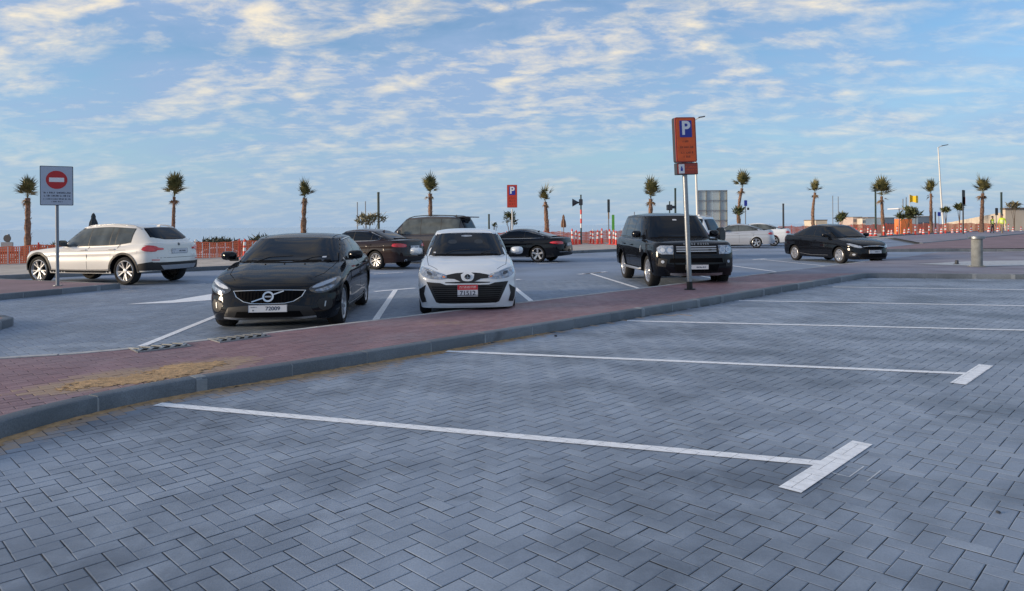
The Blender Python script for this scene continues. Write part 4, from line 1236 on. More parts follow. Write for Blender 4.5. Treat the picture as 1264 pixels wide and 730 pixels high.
def rear_basic(c, z0, z1, glass=True):
    cb = c.sp['cab']; zb = c.zs(cb['br'] - .1) + .03
    if glass: c.windscreen(cb['hb'] * .80, cb['ht'] * .86, zb + .02, cb['rr'] - .035, side='R', name='rear_window')
    w_ = c.W / 2
    c.pair('tail_lamp', [(w_ * .60, z0), (w_ * .93, z0 - .01), (w_ * .96, z1 - .03), (w_ * .64, z1)], 'R', 'red_lamp', off=.008, grid=.05)
    c.decal('rear_bumper', [(-w_ * .78, .28), (w_ * .78, .28), (w_ * .72, .44), (-w_ * .72, .44)], 'R', 'trim', off=.006, grid=.08)


# ---- white compact saloon
def white_saloon():
    c = Car(dict(name='white_saloon', paint='white_paint', L=4.42, W=1.72, wb=2.55, fo=.83, wr=.305, arch=.352, ww=.19, rim='five', sidewall=.095,
                 deck=[(0, .70), (.10, .755), (.35, .825), (.7, .895), (1.0, .945), (1.3, .975), (2.4, .985), (3.4, 1.02), (4.1, 1.03), (4.3, 1.0), (4.42, .92)],
                 sill=[(0, .17), (.3, .16), (.5, .20), (3.2, .20), (3.9, .23), (4.42, .30)], nose=[(0, .08), (.2, .03), (.35, .0), (.5, .02), (.65, .05), (.85, .09)], tail=TAIL, Df=.52, nf=3.3, Dr=.5, nr=2.8, crown=.05, bulge=.008,
                 cab=dict(bf=.93, tf=1.72, tr=2.95, br=3.98, hb=.775, ht=.575, rf=1.385, rm=1.43, rr=1.385, h=.045)))
    c.dlo(1.42, 3.55, (2.25, 3.05), zdrop=.05)
    c.windscreen(.675, .545, .995, 1.375)
    c.seams([1.36, 2.27, [(3.02, .40), (3.16, 1.0)]]); c.handle(2.12, .87); c.handle(3.02, .89); c.mirror(1.38, .985, out=.235, h=.07)
    c.pair('headlight', [(.34, .645), (.52, .635), (.71, .66), (.80, .74), (.79, .835), (.66, .805), (.50, .750), (.35, .71)], 'F', 'lamp', off=.008, smooth_n=1, grid=.035)
    c.pair('headlight_lens', [(.42, .675), (.50, .68), (.50, .72), (.42, .71)], 'F', 'lamp_bright', off=.014, grid=.03, smooth_n=1)
    c.pair('headlight_lens', [(.58, .70), (.66, .712), (.68, .77), (.60, .755)], 'F', 'lamp_dark', off=.014, grid=.03, smooth_n=1)
    c.pair('headlight_strip', [(.37, .70), (.50, .745), (.66, .805), (.77, .833), (.77, .822), (.66, .792), (.50, .733), (.38, .69)], 'F', 'chrome', off=.0150, grid=.05)
    c.pair('indicator_lens', [(.365, .665), (.41, .668), (.41, .695), (.37, .69)], 'F', 'amber', off=.0145, grid=.03)
    up = [(.0, .742), (.10, .742), (.20, .735), (.36, .705), (.36, .655), (.22, .645), (.12, .600), (0, .592)]
    c.decal('upper_grille', up + [(-a, b) for a, b in up[::-1][1:-1]], 'F', 'trim', off=.006, grid=.035)
    c.decal('badge_panel', [(-.115, .74), (.115, .74), (.10, .635), (.05, .605), (-.05, .605), (-.10, .635)], 'F', M['white_paint'], off=.012, grid=.03, smooth_n=1)
    bd = c.ring('badge_oval', (0, .675), 'F', .028, .037, 'under', off=.024, sx=1.3)
    c.ring('badge_inner', (0, .692), 'F', .014, .023, 'under', off=.025, sx=1.5, parent=bd); c.ring('badge_inner', (0, .675), 'F', .028, .037, 'under', off=.024, sx=.5, parent=bd)
    c.decal('slot', [(-.38, .598), (.38, .598), (.36, .572), (-.36, .572)], 'F', 'trim', off=.006, grid=.05, smooth_n=1)
    mo = [(-.68, .595), (-.45, .580), (-.36, .548), (.36, .548), (.45, .580), (.68, .595), (.60, .43), (.52, .265), (.46, .245), (-.46, .245), (-.52, .265), (-.60, .43)]
    g_ = c.decal('lower_grille', mo, 'F', 'trim', off=.005, grid=.045)
    for z in np.arange(.275, .54, .034):
        h_ = .50 + (z - .235) * .42 - .03; c.strip('grille_bar', [(-h_, z), (h_, z)], 'F', 'under', wd=.010, off=.012, both=False, parent=g_)
    c.pair('fog_recess', [(.695, .54), (.72, .40), (.68, .27), (.755, .25), (.785, .34), (.795, .47)], 'F', 'trim', off=.014, grid=.02)
    c.strip('bumper_lip', [(-.45, .232), (-.2, .225), (.2, .225), (.45, .232)], 'F', M['white_paint'].name and 'white_paint', wd=.035, off=.018, both=False)
    c.decal('lower_valance', [(-.6, .185), (.6, .185), (.6, .165), (-.6, .165)], 'F', 'trim', off=.004, grid=.08)
    c.plate('F', .455, kind='red', text='71512', wd=.345, h=.20)
    c.strip('bonnet_gap', [(.20, .50), (.45, .66), (.85, .70), (1.2, .715)], 'T', 'seam', wd=.007, off=.0015)
    c.strip('wiper', [(1.03, -.50), (1.17, -.25), (1.20, .05)], 'T', 'trim', wd=.014, off=.010, both=False)
    c.strip('wiper', [(1.01, .10), (1.15, .35), (1.22, .58)], 'T', 'trim', wd=.014, off=.010, both=False)
    # things seen through the windscreen: mirror, seats
    c.decal('rear_view_mirror', [(-.10, 1.315), (.10, 1.315), (.10, 1.345), (-.10, 1.345)], 'F', 'lamp', off=.008, grid=.05, smooth_n=1)
    for y in (-.26, .22): c.decal('headrest', [(y - .08, 1.19), (y + .08, 1.19), (y + .075, 1.26), (y - .075, 1.265)], 'F', 'glass_inner', off=.0072, grid=.05, smooth_n=1)
    c.decal('sticker', [(-.60, 1.03), (-.56, 1.03), (-.56, 1.05), (-.60, 1.05)], 'F', 'plate', off=.009, grid=.04)
    c.antenna(2.9, .05); rear_basic(c, .80, .96)
    return c


# ---- big black off-roader with block-letter bonnet
def black_offroader():
    c = Car(dict(name='black_offroader', paint='black_paint', L=4.79, W=1.95, wb=2.745, fo=.88, wr=.375, arch=.435, ww=.255, rim='split', sidewall=.11, steer=.0,
                 deck=[(0, 1.00), (.08, 1.03), (.3, 1.06), (.8, 1.09), (1.25, 1.115), (1.6, 1.12), (3.0, 1.13), (4.2, 1.14), (4.6, 1.13), (4.79, 1.10)],
                 side=[(0, .92), (.25, .955), (.42, .985), (.62, 1.0), (.80, .995), (.84, .985), (.92, .97), (.97, .94), (1, .90)],
                 sill=[(0, .33), (.2, .28), (.5, .32), (1.4, .34), (3.2, .34), (4.1, .38), (4.79, .42)], nose=[(0, .12), (.3, .05), (.5, .0), (.7, .01), (.9, .05), (1.1, .12)], tail=[(0, .12), (.3, .03), (.5, 0), (.8, .03), (1.1, .07), (1.3, .1)],
                 Df=.42, nf=2.7, Dr=.38, nr=3.2, crown=.04, flare=.03,
                 cab=dict(bf=1.28, tf=1.92, tr=4.42, br=4.70, hb=.885, ht=.70, rf=1.69, rm=1.735, rr=1.70, h=.05, bu=.02, n=7)))
    c.dlo(1.72, 4.30, (2.62, 3.52), zdrop=.06)
    c.windscreen(.775, .665, 1.155, 1.665)
    c.seams([1.58, 2.66, [(3.42, .55), (3.62, 1.12)]], .42); c.handle(2.48, .96); c.handle(3.42, .97); c.mirror(1.72, 1.16, out=.19, h=.09)
    c.arches('black_paint', .07, .022)
    for sg in (1, -1):
        b = MB(); b.tube([(c.X(1.42), sg * .93, .40), (c.X(1.5), sg * 1.0, .385), (c.X(3.1), sg * 1.0, .385), (c.X(3.2), sg * .93, .40)], .032, 10); b.build('side_step', M['satin'], c.root)
        v = c.decal('side_vent', [(1.42, .80), (1.50, .80), (1.50, .96), (1.42, .96)], 'L' if sg > 0 else 'Q', 'satin', off=.008, grid=.05)
    g_ = c.decal('grille', [(-.47, 1.0), (.47, 1.0), (.47, .80), (-.47, .80)], 'F', 'seam', off=.008, grid=.05)
    for k, z in enumerate((.955, .905, .855)):
        c.strip('grille_bar', [(-.46, z), (.46, z)], 'F', 'satin', wd=.026, off=.022, both=False, parent=g_)
    c.decal('badge', [(.26, .865), (.36, .865), (.36, .90), (.26, .90)], 'F', 'trim', off=.03, grid=.05, smooth_n=2, parent=g_)
    hls = c.pair('headlight', [(.52, .99), (.80, .985), (.865, .93), (.86, .83), (.78, .79), (.53, .79)], 'F', 'lamp', off=.010, grid=.04)
    for i, sg in enumerate((1, -1)):
        for (y, r) in ((.61, .068), (.755, .060)):
            c.ring('lamp_ring', (sg * y, .885), 'F', r - .012, r, 'chrome', off=.022, parent=hls[i]); c.disc('lamp_lens', (sg * y, .885), 'F', r - .014, 'lamp_bright', off=.018, parent=hls[i])
    lets = 'RANGE ROVER'; widths = [.07] * 11
    hp, _ = c.hit(0, .985, 'F')
    Rx = Matrix(((0, 0, 1, hp.x + .012), (1, 0, 0, 0), (0, 1, 0, 1.022), (0, 0, 0, 1)))
    tm = text_mesh('bonnet_lettering', ' '.join(lets[:5]) + '   ' + ' '.join(lets[6:]), .062, M['satin'], c.root, Rx, bold=.004, depth=.004)
    c.decal('bumper_slot', [(-.60, .70), (.60, .70), (.62, .60), (-.62, .60)], 'F', 'seam', off=.006, grid=.07)
    c.decal('lower_intake', [(-.52, .56), (.52, .56), (.48, .40), (-.48, .40)], 'F', 'seam', off=.006, grid=.07)
    c.strip('skid_plate', [(-.60, .345), (-.3, .335), (.3, .335), (.60, .345)], 'F', 'satin', wd=.05, off=.02, both=False)
    c.pair('fog_recess', [(.66, .68), (.84, .70), (.86, .52), (.70, .50)], 'F', 'trim', off=.006, grid=.06)
    for i, sg in enumerate((1, -1)): c.disc('fog_lamp', (sg * .76, .62), 'F', .035, 'lamp_bright', off=.014)
    c.plate('F', .50, text='')
    c.decal('windscreen_sticker', [(-.06, 1.57), (.04, 1.57), (.04, 1.60), (-.06, 1.60)], 'F', 'plate', off=.009, grid=.05)
    c.strip('bonnet_gap', [(.16, .74), (.6, .78), (1.4, .80)], 'T', 'seam', wd=.008, off=.0015)
    c.strip('window_glare', [(0, 0), (.01, 0)], 'T', 'seam', both=False) if False else None
    c.antenna(4.2); rear_basic(c, .85, 1.08)
    return c


# ---- black saloon on the right
def black_saloon():
    c = Car(dict(name='black_saloon', paint='black_paint', L=4.56, W=1.78, wb=2.70, fo=.88, wr=.315, arch=.362, ww=.205, rim='cover', sidewall=.10,
                 deck=[(0, .66), (.12, .725), (.35, .79), (.7, .86), (1.1, .925), (1.4, .955), (2.4, .975), (3.5, 1.02), (4.2, 1.05), (4.45, 1.03), (4.56, .95)],
                 sill=[(0, .20), (.3, .17), (.5, .20), (3.2, .20), (4.0, .24), (4.56, .30)], nose=[(0, .08), (.2, .03), (.35, .0), (.5, .02), (.65, .05), (.85, .09)], tail=TAIL, Df=.72, nf=2.5, Dr=.5, nr=2.8, crown=.055,
                 cab=dict(bf=1.0, tf=1.85, tr=3.12, br=4.18, hb=.79, ht=.58, rf=1.385, rm=1.43, rr=1.385, h=.052)))
    c.dlo(1.58, 3.75, (2.42, 3.25), zdrop=.045)
    c.windscreen(.66, .55, .985, 1.38)
    c.seams([1.46, 2.44, [(3.18, .42), (3.34, 1.0)]]); c.handle(2.28, .86); c.handle(3.2, .89); c.mirror(1.55, .985, out=.22)
    g_ = c.decal('grille', [(-.42, .635), (-.2, .655), (.2, .655), (.42, .635), (.40, .575), (.2, .555), (-.2, .555), (-.40, .575)], 'F', 'seam', off=.008, grid=.04)
    c.strip('grille_frame', [(-.43, .645), (-.2, .665), (.2, .665), (.43, .645)], 'F', 'chrome', wd=.016, off=.014, both=False, parent=g_)
    c.pair('headlight', [(.46, .60), (.62, .60), (.76, .66), (.83, .745), (.78, .775), (.62, .70), (.47, .665)], 'F', 'lamp', off=.008, grid=.035, smooth_n=1)
    c.pair('headlight_lens', [(.52, .62), (.62, .63), (.70, .67), (.62, .68)], 'F', 'lamp_bright', off=.013, grid=.035, smooth_n=1)
    c.decal('lower_intake', [(-.50, .40), (.50, .40), (.56, .25), (-.56, .25)], 'F', 'seam', off=.006, grid=.06)
    c.pair('fog_recess', [(.62, .42), (.78, .45), (.80, .30), (.66, .28)], 'F', 'trim', off=.005, grid=.05)
    for sg in (1, -1): c.disc('fog_lamp', (sg * .71, .36), 'F', .035, 'lamp_bright', off=.013)
    c.plate('F', .46, text='', h=.12)
    c.strip('sill_strip', [(1.5, .30), (2.5, .28), (3.3, .34)], 'L', 'satin', wd=.012, off=.008)
    c.strip('bonnet_gap', [(.25, .52), (.5, .66), (.95, .72), (1.3, .74)], 'T', 'seam', wd=.008, off=.0015)
    c.antenna(3.2); rear_basic(c, .84, 1.0)
    return c


# ---- white crossover seen from behind
def white_crossover():
    c = Car(dict(name='white_crossover', paint='cream_white_paint', L=4.45, W=1.80, wb=2.76, fo=.78, wr=.345, arch=.405, ww=.235, rim='ydouble', sidewall=.095,
                 deck=[(0, .70), (.12, .755), (.4, .815), (.8, .86), (1.3, .90), (1.6, .905), (2.6, .925), (3.5, .965), (4.0, 1.01), (4.25, 1.03), (4.38, 1.02), (4.45, .98)],
                 sill=[(0, .26), (.3, .24), (.5, .27), (3.4, .28), (4.0, .32), (4.45, .36)], nose=NOSE, tail=[(0, .10), (.3, .03), (.5, .0), (.7, .015), (.85, .04), (1.05, .05)], Df=.66, nf=2.5, Dr=.46, nr=2.7, crown=.05, flare=.022,
                 cab=dict(bf=1.12, tf=1.86, tr=3.86, br=4.36, hb=.81, ht=.60, rf=1.42, rm=1.475, rr=1.42, h=.045, bu=.03, n=5)))
    c.dlo(1.62, 3.66, (2.36, 3.02, 3.20), m=('glass_pale', 'glass_pale', 'glass_pale', 'glass_pale'), zdrop=.055, kick=.03)
    c.windscreen(.68, .56, 1.02, 1.42)
    c.windscreen(.58, .50, 1.115, 1.395, side='R', name='rear_window', sag=.05)
    c.seams([1.50, 2.40, [(3.14, .45), (3.32, .9), (3.38, 1.04)]], .36); c.handle(2.26, .86); c.handle(3.16, .88); c.mirror(1.62, .95, out=.21, m=M['trim'])
    c.arches('trim', .05, .012)
    c.strip('sill_trim', [(1.2, .31), (2.2, .30), (3.1, .31)], 'L', 'trim', wd=.09, off=.014)
    c.strip('sill_strip', [(1.25, .375), (2.2, .365), (3.05, .38)], 'L', 'satin', wd=.020, off=.018)
    c.strip('shoulder_line', [(1.3, .83), (2.2, .825), (3.6, .86)], 'L', 'seam', wd=.005, off=.001)
    for o in c.pair('tail_lamp', [(.46, .855), (.64, .85), (.66, .815), (.80, .815), (.86, .83), (.87, .965), (.80, .975), (.66, .955), (.60, .91), (.48, .90)], 'R', 'red_lamp', off=.008, grid=.04, smooth_n=1): pass
    c.pair('tail_lens', [(.68, .84), (.82, .84), (.83, .93), (.72, .93)], 'R', 'red_bright', off=.013, grid=.04, smooth_n=1)
    c.pair('tail_lens', [(.49, .865), (.62, .868), (.62, .89), (.50, .892)], 'R', 'red_bright', off=.013, grid=.04, smooth_n=1)
    for sd_ in ('L', 'Q'): c.decal('side_lamp', [(4.06, .845), (4.30, .83), (4.32, .96), (4.12, .955)], sd_, 'red_lamp', off=.008, grid=.05, smooth_n=1)
    c.decal('plate_recess', [(-.36, .90), (.36, .90), (.33, .76), (-.33, .76)], 'R', 'cream_white_paint', off=.004, grid=.06)
    c.plate('R', .82, text='', wd=.52, h=.12)
    c.decal('lower_bumper', [(-.80, .56), (-.5, .55), (.5, .55), (.80, .56), (.80, .36), (-.80, .36)], 'R', 'trim', off=.008, grid=.06)
    c.decal('skid_plate', [(-.58, .48), (.58, .48), (.50, .375), (-.50, .375)], 'R', 'satin', off=.018, grid=.06)
    for sd_ in ('L', 'Q'): c.decal('lower_bumper', [(3.97, .36), (3.985, .52), (4.3, .57), (4.3, .36)], sd_, 'trim', off=.008, grid=.06)
    c.pair('reflector', [(.60, .60), (.76, .605), (.76, .625), (.60, .62)], 'R', 'red_lamp', off=.007, grid=.06)
    c.disc('badge', (0, .985), 'R', .035, 'lamp_dark', off=.010)
    c.strip('tailgate_gap', [(-.66, .66), (.66, .66)], 'R', 'seam', wd=.008, off=.0015, both=False)
    c.antenna(3.75, .05); c.rails(2.0, 3.8, .56, 'satin', .012)
    return c


# ---- dark brown executive saloon seen from behind
def dark_saloon():
    c = Car(dict(name='dark_saloon', paint='brown_black_paint', L=4.94, W=1.86, wb=2.97, fo=.84, wr=.335, arch=.385, ww=.245, rim='split', sidewall=.10,
                 deck=[(0, .70), (.15, .77), (.5, .84), (1.0, .90), (1.45, .95), (2.6, .97), (3.8, 1.0), (4.6, 1.03), (4.86, 1.02), (4.94, .97)],
                 sill=[(0, .2), (.5, .20), (4.0, .22), (4.94, .30)], nose=NOSE, tail=TAIL, Df=.7, nf=2.6, Dr=.5, nr=2.9, crown=.045,
                 cab=dict(bf=1.30, tf=2.15, tr=3.45, br=4.42, hb=.81, ht=.60, rf=1.36, rm=1.40, rr=1.365, h=.05)))
    c.dlo(1.92, 4.02, (2.75, 3.55), m=('glass', 'glass', 'glass'), chrome=True, zdrop=.05, kick=.05)
    c.windscreen(.70, .57, .99, 1.36)
    c.seams([1.75, 2.80, [(3.48, .45), (3.66, 1.0)]]); c.handle(2.62, .86); c.handle(3.55, .88); c.mirror(1.9, 1.0, out=.21)
    c.windscreen(.66, .52, 1.075, 1.33, side='R', name='rear_window')
    c.pair('tail_lamp', [(.44, .80), (.66, .79), (.86, .80), (.90, .90), (.84, .93), (.62, .92), (.46, .885)], 'R', 'red_lamp', off=.008, grid=.04, smooth_n=1)
    for sd_ in ('L', 'Q'): c.decal('side_lamp', [(4.50, .83), (4.84, .78), (4.87, .91), (4.60, .90)], sd_, 'red_bright', off=.007, grid=.05, smooth_n=1)
    c.strip('lamp_line', [(.46, .86), (.86, .865)], 'R', 'red_bright', wd=.016, off=.013)
    c.plate('R', .78, text='', wd=.52, h=.12)
    c.decal('rear_diffuser', [(-.6, .40), (.6, .40), (.55, .28), (-.55, .28)], 'R', 'trim', off=.008, grid=.07)
    for sg in (1, -1): c.ring('exhaust', (sg * .55, .33), 'R', .025, .045, 'chrome', off=.02, sx=1.4)
    c.strip('bumper_line', [(-.7, .52), (.7, .52)], 'R', 'seam', wd=.01, off=.002, both=False)
    c.antenna(3.5)
    return c


# ---- black coupe
def black_coupe():
    c = Car(dict(name='black_coupe', paint='black_paint', L=4.72, W=1.80, wb=2.76, fo=.84, wr=.335, arch=.385, ww=.245, rim='five', sidewall=.09,
                 deck=[(0, .68), (.15, .75), (.5, .82), (1.0, .88), (1.45, .93), (2.6, .95), (3.8, .98), (4.4, 1.0), (4.64, .99), (4.72, .94)],
                 sill=[(0, .2), (.5, .19), (4.0, .21), (4.72, .30)], nose=NOSE, tail=TAIL, Df=.7, nf=2.6, Dr=.55, nr=2.7, crown=.05,
                 cab=dict(bf=1.25, tf=2.15, tr=3.15, br=4.36, hb=.79, ht=.565, rf=1.30, rm=1.335, rr=1.30, h=.052)))
    c.dlo(1.85, 3.98, (2.98,), chrome=True, zdrop=.045, kick=.02)
    c.windscreen(.68, .55, .97, 1.30); c.windscreen(.64, .49, 1.045, 1.265, side='R', name='rear_window')
    c.seams([1.68, [(3.05, .35), (3.12, .96)]]); c.handle(2.92, .85); c.mirror(1.82, .98, out=.21)
    c.pair('tail_lamp', [(.50, .76), (.70, .75), (.86, .76), (.88, .86), (.80, .88), (.55, .865)], 'R', 'red_lamp', off=.008, grid=.04, smooth_n=1)
    for sd_ in ('L', 'Q'):
        c.decal('side_lamp', [(4.12, .80), (4.58, .74), (4.62, .87), (4.25, .865)], sd_, 'red_lamp', off=.007, grid=.05, smooth_n=1)
        c.decal('side_lens', [(4.16, .812), (4.58, .785), (4.585, .82), (4.2, .835)], sd_, 'red_bright', off=.012, grid=.05)
    c.plate('R', .74, text='', wd=.45, h=.12)
    c.strip('chrome_strip', [(-.75, .44), (.75, .44)], 'R', 'chrome', wd=.016, off=.01, both=False)
    c.strip('sill_strip', [(1.35, .225), (3.1, .225)], 'L', 'satin', wd=.02, off=.01)
    c.decal('rear_diffuser', [(-.6, .38), (.6, .38), (.55, .28), (-.55, .28)], 'R', 'trim', off=.008, grid=.07)
    c.strip('crease', [(1.9, .70), (3.2, .78), (4.1, .80)], 'L', 'black_paint', wd=.03, off=.012, smooth_n=2)
    c.antenna(3.3, .05)
    return c


# ---- tall off-roaders
def tall_suv(name, paint, L=4.95, H=1.90, spare=False, glassm='glass'):
    c = Car(dict(name=name, paint=paint, L=L, W=1.93, wb=2.85, fo=.88, wr=.385, arch=.445, ww=.26, rim='five', sidewall=.13,
                 deck=[(0, .98), (.1, 1.03), (.4, 1.08), (.9, 1.12), (1.35, 1.15), (2.8, 1.17), (4.2, 1.20), (L - .2, 1.20), (L, 1.16)],
                 side=[(0, .92), (.25, .955), (.42, .985), (.62, 1.0), (.80, .995), (.84, .985), (.92, .97), (.97, .94), (1, .90)],
                 sill=[(0, .35), (.5, .36), (3.9, .40), (L, .45)], nose=NOSE, tail=[(0, .12), (.3, .03), (.6, 0), (.9, .02), (1.2, .05)], Df=.5, nf=2.6, Dr=.36, nr=3.2, crown=.05, flare=.03,
                 cab=dict(bf=1.35, tf=2.08, tr=L - .40, br=L - .08, hb=.87, ht=.68, rf=H - .12, rm=H - .06, rr=H - .10, h=.045, bu=.02, n=7)))
    c.dlo(1.98, L - .42, (2.85, 3.75), m=(glassm, glassm, glassm), zdrop=.07)
    c.windscreen(.76, .64, 1.20, H - .15); c.windscreen(.66, .56, 1.26, H - .20, side='R', name='rear_window')
    c.seams([1.75, 2.88, [(3.72, .6), (3.92, 1.18)]], .45); c.handle(2.68, 1.0); c.handle(3.62, 1.02); c.mirror(1.95, 1.19, out=.24, h=.11)
    c.arches(paint, .06, .02); c.rails(2.2, L - .5, .60, 'satin' if spare else 'trim', .05)
    c.pair('tail_lamp', [(.72, .86), (.90, .86), (.90, 1.16), (.78, 1.18)], 'R', 'red_lamp', off=.008, grid=.05, smooth_n=1)
    c.decal('rear_bumper', [(-.80, .46), (.80, .46), (.78, .66), (-.78, .66)], 'R', 'trim', off=.02, grid=.08)
    c.plate('R', .80, text='', wd=.34, h=.17, y=0 if not spare else .45)
    for sg in (1, -1):
        b = MB(); b.box((c.X(3.3), sg * .90 - .06, .36), (c.X(1.5), sg * .90 + .06, .40), bev=.012); b.build('side_step', M['trim'], c.root)
    if spare:
        w_ = MB(); w_.lathe([(.001, -.24), (.25, -.24), (.33, -.21), (.355, -.14), (.355, -.02), (.33, 0), (.001, 0)], 32, 'y', M=Matrix.Rotation(math.radians(90), 4, 'Z'))
        hp, _ = c.hit(0, .98, 'R'); o = w_.build('spare_wheel_cover', M['trim'], c.root); o.location = (hp.x - .24, -.05, 1.02)
    else:
        b = MB(); zt_ = H - .09; x0 = c.X(L - .42); b.box((x0 - .36, -.60, zt_ - .02), (x0 + .08, .60, zt_ + .03), bev=.02); b.build('roof_spoiler', M[paint], c.root)
    c.antenna(L - .9, .07)
    return c


# ---- silver / white saloons far off
def far_saloon(name, paint, L=4.7, cabb=None, lamp='red_lamp'):
    c = Car(dict(name=name, paint=paint, L=L, W=1.80, wb=2.75, fo=.88, wr=.325, arch=.37, ww=.22, rim='five', sidewall=.095,
                 deck=[(0, .68), (.15, .75), (.5, .83), (1.0, .89), (1.4, .94), (2.6, .97), (3.8, 1.02), (L - .2, 1.05), (L, .98)],
                 sill=[(0, .2), (.5, .20), (3.9, .22), (L, .30)], nose=NOSE, tail=TAIL, Df=.7, nf=2.6, Dr=.5, nr=2.8, crown=.045,
                 cab=dict(bf=1.2, tf=2.05, tr=3.25, br=L - .50, hb=.80, ht=.58, rf=1.37, rm=1.41, rr=1.37, h=.05)))
    c.dlo(1.80, L - .98, (2.62, 3.40), m='glass_pale', zdrop=.05)
    c.windscreen(.68, .55, .985, 1.36); c.windscreen(.64, .50, 1.085, 1.33, side='R', name='rear_window')
    c.seams([1.65, 2.66, [(3.38, .42), (3.54, 1.0)]]); c.handle(2.5, .88); c.handle(3.42, .90); c.mirror(1.8, .99, out=.21)
    c.pair('tail_lamp', [(.55, .80), (.84, .79), (.88, .92), (.60, .95)], 'R', lamp, off=.008, grid=.05, smooth_n=1)
    for sd_ in ('L', 'Q'): c.decal('side_lamp', [(L - .42, .82), (L - .1, .78), (L - .08, .95), (L - .34, .93)], sd_, lamp, off=.007, grid=.06, smooth_n=1)
    c.pair('headlight', [(.50, .60), (.76, .62), (.80, .72), (.55, .68)], 'F', 'lamp', off=.008, grid=.06, smooth_n=1)
    c.decal('grille', [(-.38, .62), (.38, .62), (.34, .5), (-.34, .5)], 'F', 'seam', off=.008, grid=.08)
    c.plate('R', .72, text='')
    return c


D = math.radians
ax = lambda c, i, sg: (c.X(c.ax[i]), sg * (c.W / 2 - .03), 0)
c = black_hatchback(); c.place((-2.64, 11.10), D(-85.5), label='shiny black hatchback with ring badge on the grille, nearest car', anchor=ax(c, 0, 1), scale=(1.02, 1.055, .985))
c = white_saloon(); c.place((-.74, 11.62), D(-86), label='white saloon facing the camera with red-topped number plate', anchor=(c.L / 2, 0, 0))
c = black_offroader(); c.place((3.31, 17.35), D(-87), label='boxy black off-roader parked behind the orange parking sign', anchor=ax(c, 0, -1), scale=(1.02, 1.03, 1.03))
c = black_saloon(); c.place((12.20, 26.35), D(-77), label='black saloon with pale wheel covers at the right side of the lot', anchor=ax(c, 0, -1))
c = white_crossover(); c.place((-10.45, 18.95), D(163), label='pearl white crossover with black sills, seen from behind on the left', anchor=ax(c, 1, 1), scale=(1.10, 1.10, 1.10))
c = dark_saloon(); c.place((-4.85, 24.9), D(153), label='dark brown saloon showing its red tail lamp behind the black hatchback', anchor=ax(c, 1, 1))
c = black_coupe(); c.place((1.02, 28.9), D(156), label='black two-door coupe parked behind the white saloon', anchor=ax(c, 1, 1))
c = tall_suv('grey_offroader', 'bronze_grey_paint', 4.95, 1.97, False, 'glass_pale'); c.place((-3.85, 29.8), D(162), label='tall bronze-grey off-roader with rear spoiler between the dark saloon and coupe', anchor=(0, 0, 0))
c = tall_suv('white_offroader', 'white_paint', 4.45, 1.92, True); c.place((8.98, 30.8), D(143), label='tall white off-roader with black spare wheel behind the black off-roader', anchor=(-2.22, 0, 0))
c = far_saloon('silver_saloon', 'silver_paint'); c.place((15.1, 43.6), D(160), label='silver saloon in front of the paler one, far right row', anchor=ax(c, 1, 1), scale=(1.03, 1.03, 1.05))
c = far_saloon('white_saloon', 'white_paint', 4.75); c.place((17.6, 47.4), D(160), label='pale saloon half hidden behind the silver one', anchor=ax(c, 1, 1), scale=(1.03, 1.03, 1.09))
c = far_saloon('white_saloon', 'white_paint', 4.6); c.place((-18.9, 46.5), D(12), -1.15, label='white saloon beyond the orange safety fence on the sand', anchor=(0, 0, 0))

# ------------------------------------------------------------------ signs and posts near the cars
def prism(poly, d):
    n = len(poly); vs = [(x, 0, z) for x, z in poly] + [(x, d, z) for x, z in poly]
    fs = [tuple(range(n)), tuple(range(2 * n - 1, n - 1, -1))] + [(i, i + n, (i + 1) % n + n, (i + 1) % n) for i in range(n)]
    return vs, fs


def rrect(w_, h, r, n=5):
    P = []
    for cx_, cz, a in ((w_ / 2 - r, h / 2 - r, 0), (-w_ / 2 + r, h / 2 - r, 90), (-w_ / 2 + r, -h / 2 + r, 180), (w_ / 2 - r, -h / 2 + r, 270)):
        for i in range(n): t = math.radians(a + 90 * i / (n - 1)); P.append((cx_ + r * math.cos(t), cz + r * math.sin(t)))
    return P


FACE = Matrix(((1, 0, 0, 0), (0, 0, -1, 0), (0, 1, 0, 0), (0, 0, 0, 1)))     # text plane -> board plane facing -y


def plate_obj(name, w_, h, r, y, d, z, m, parent, x=0.0):
    b = MB(); vs, fs = prism(rrect(w_, h, r), d); b.add([(vx + x, vy + y, vz + z) for vx, vy, vz in vs], [f[::-1] for f in fs])
    return b.build(name, M[m], parent, smooth=False)


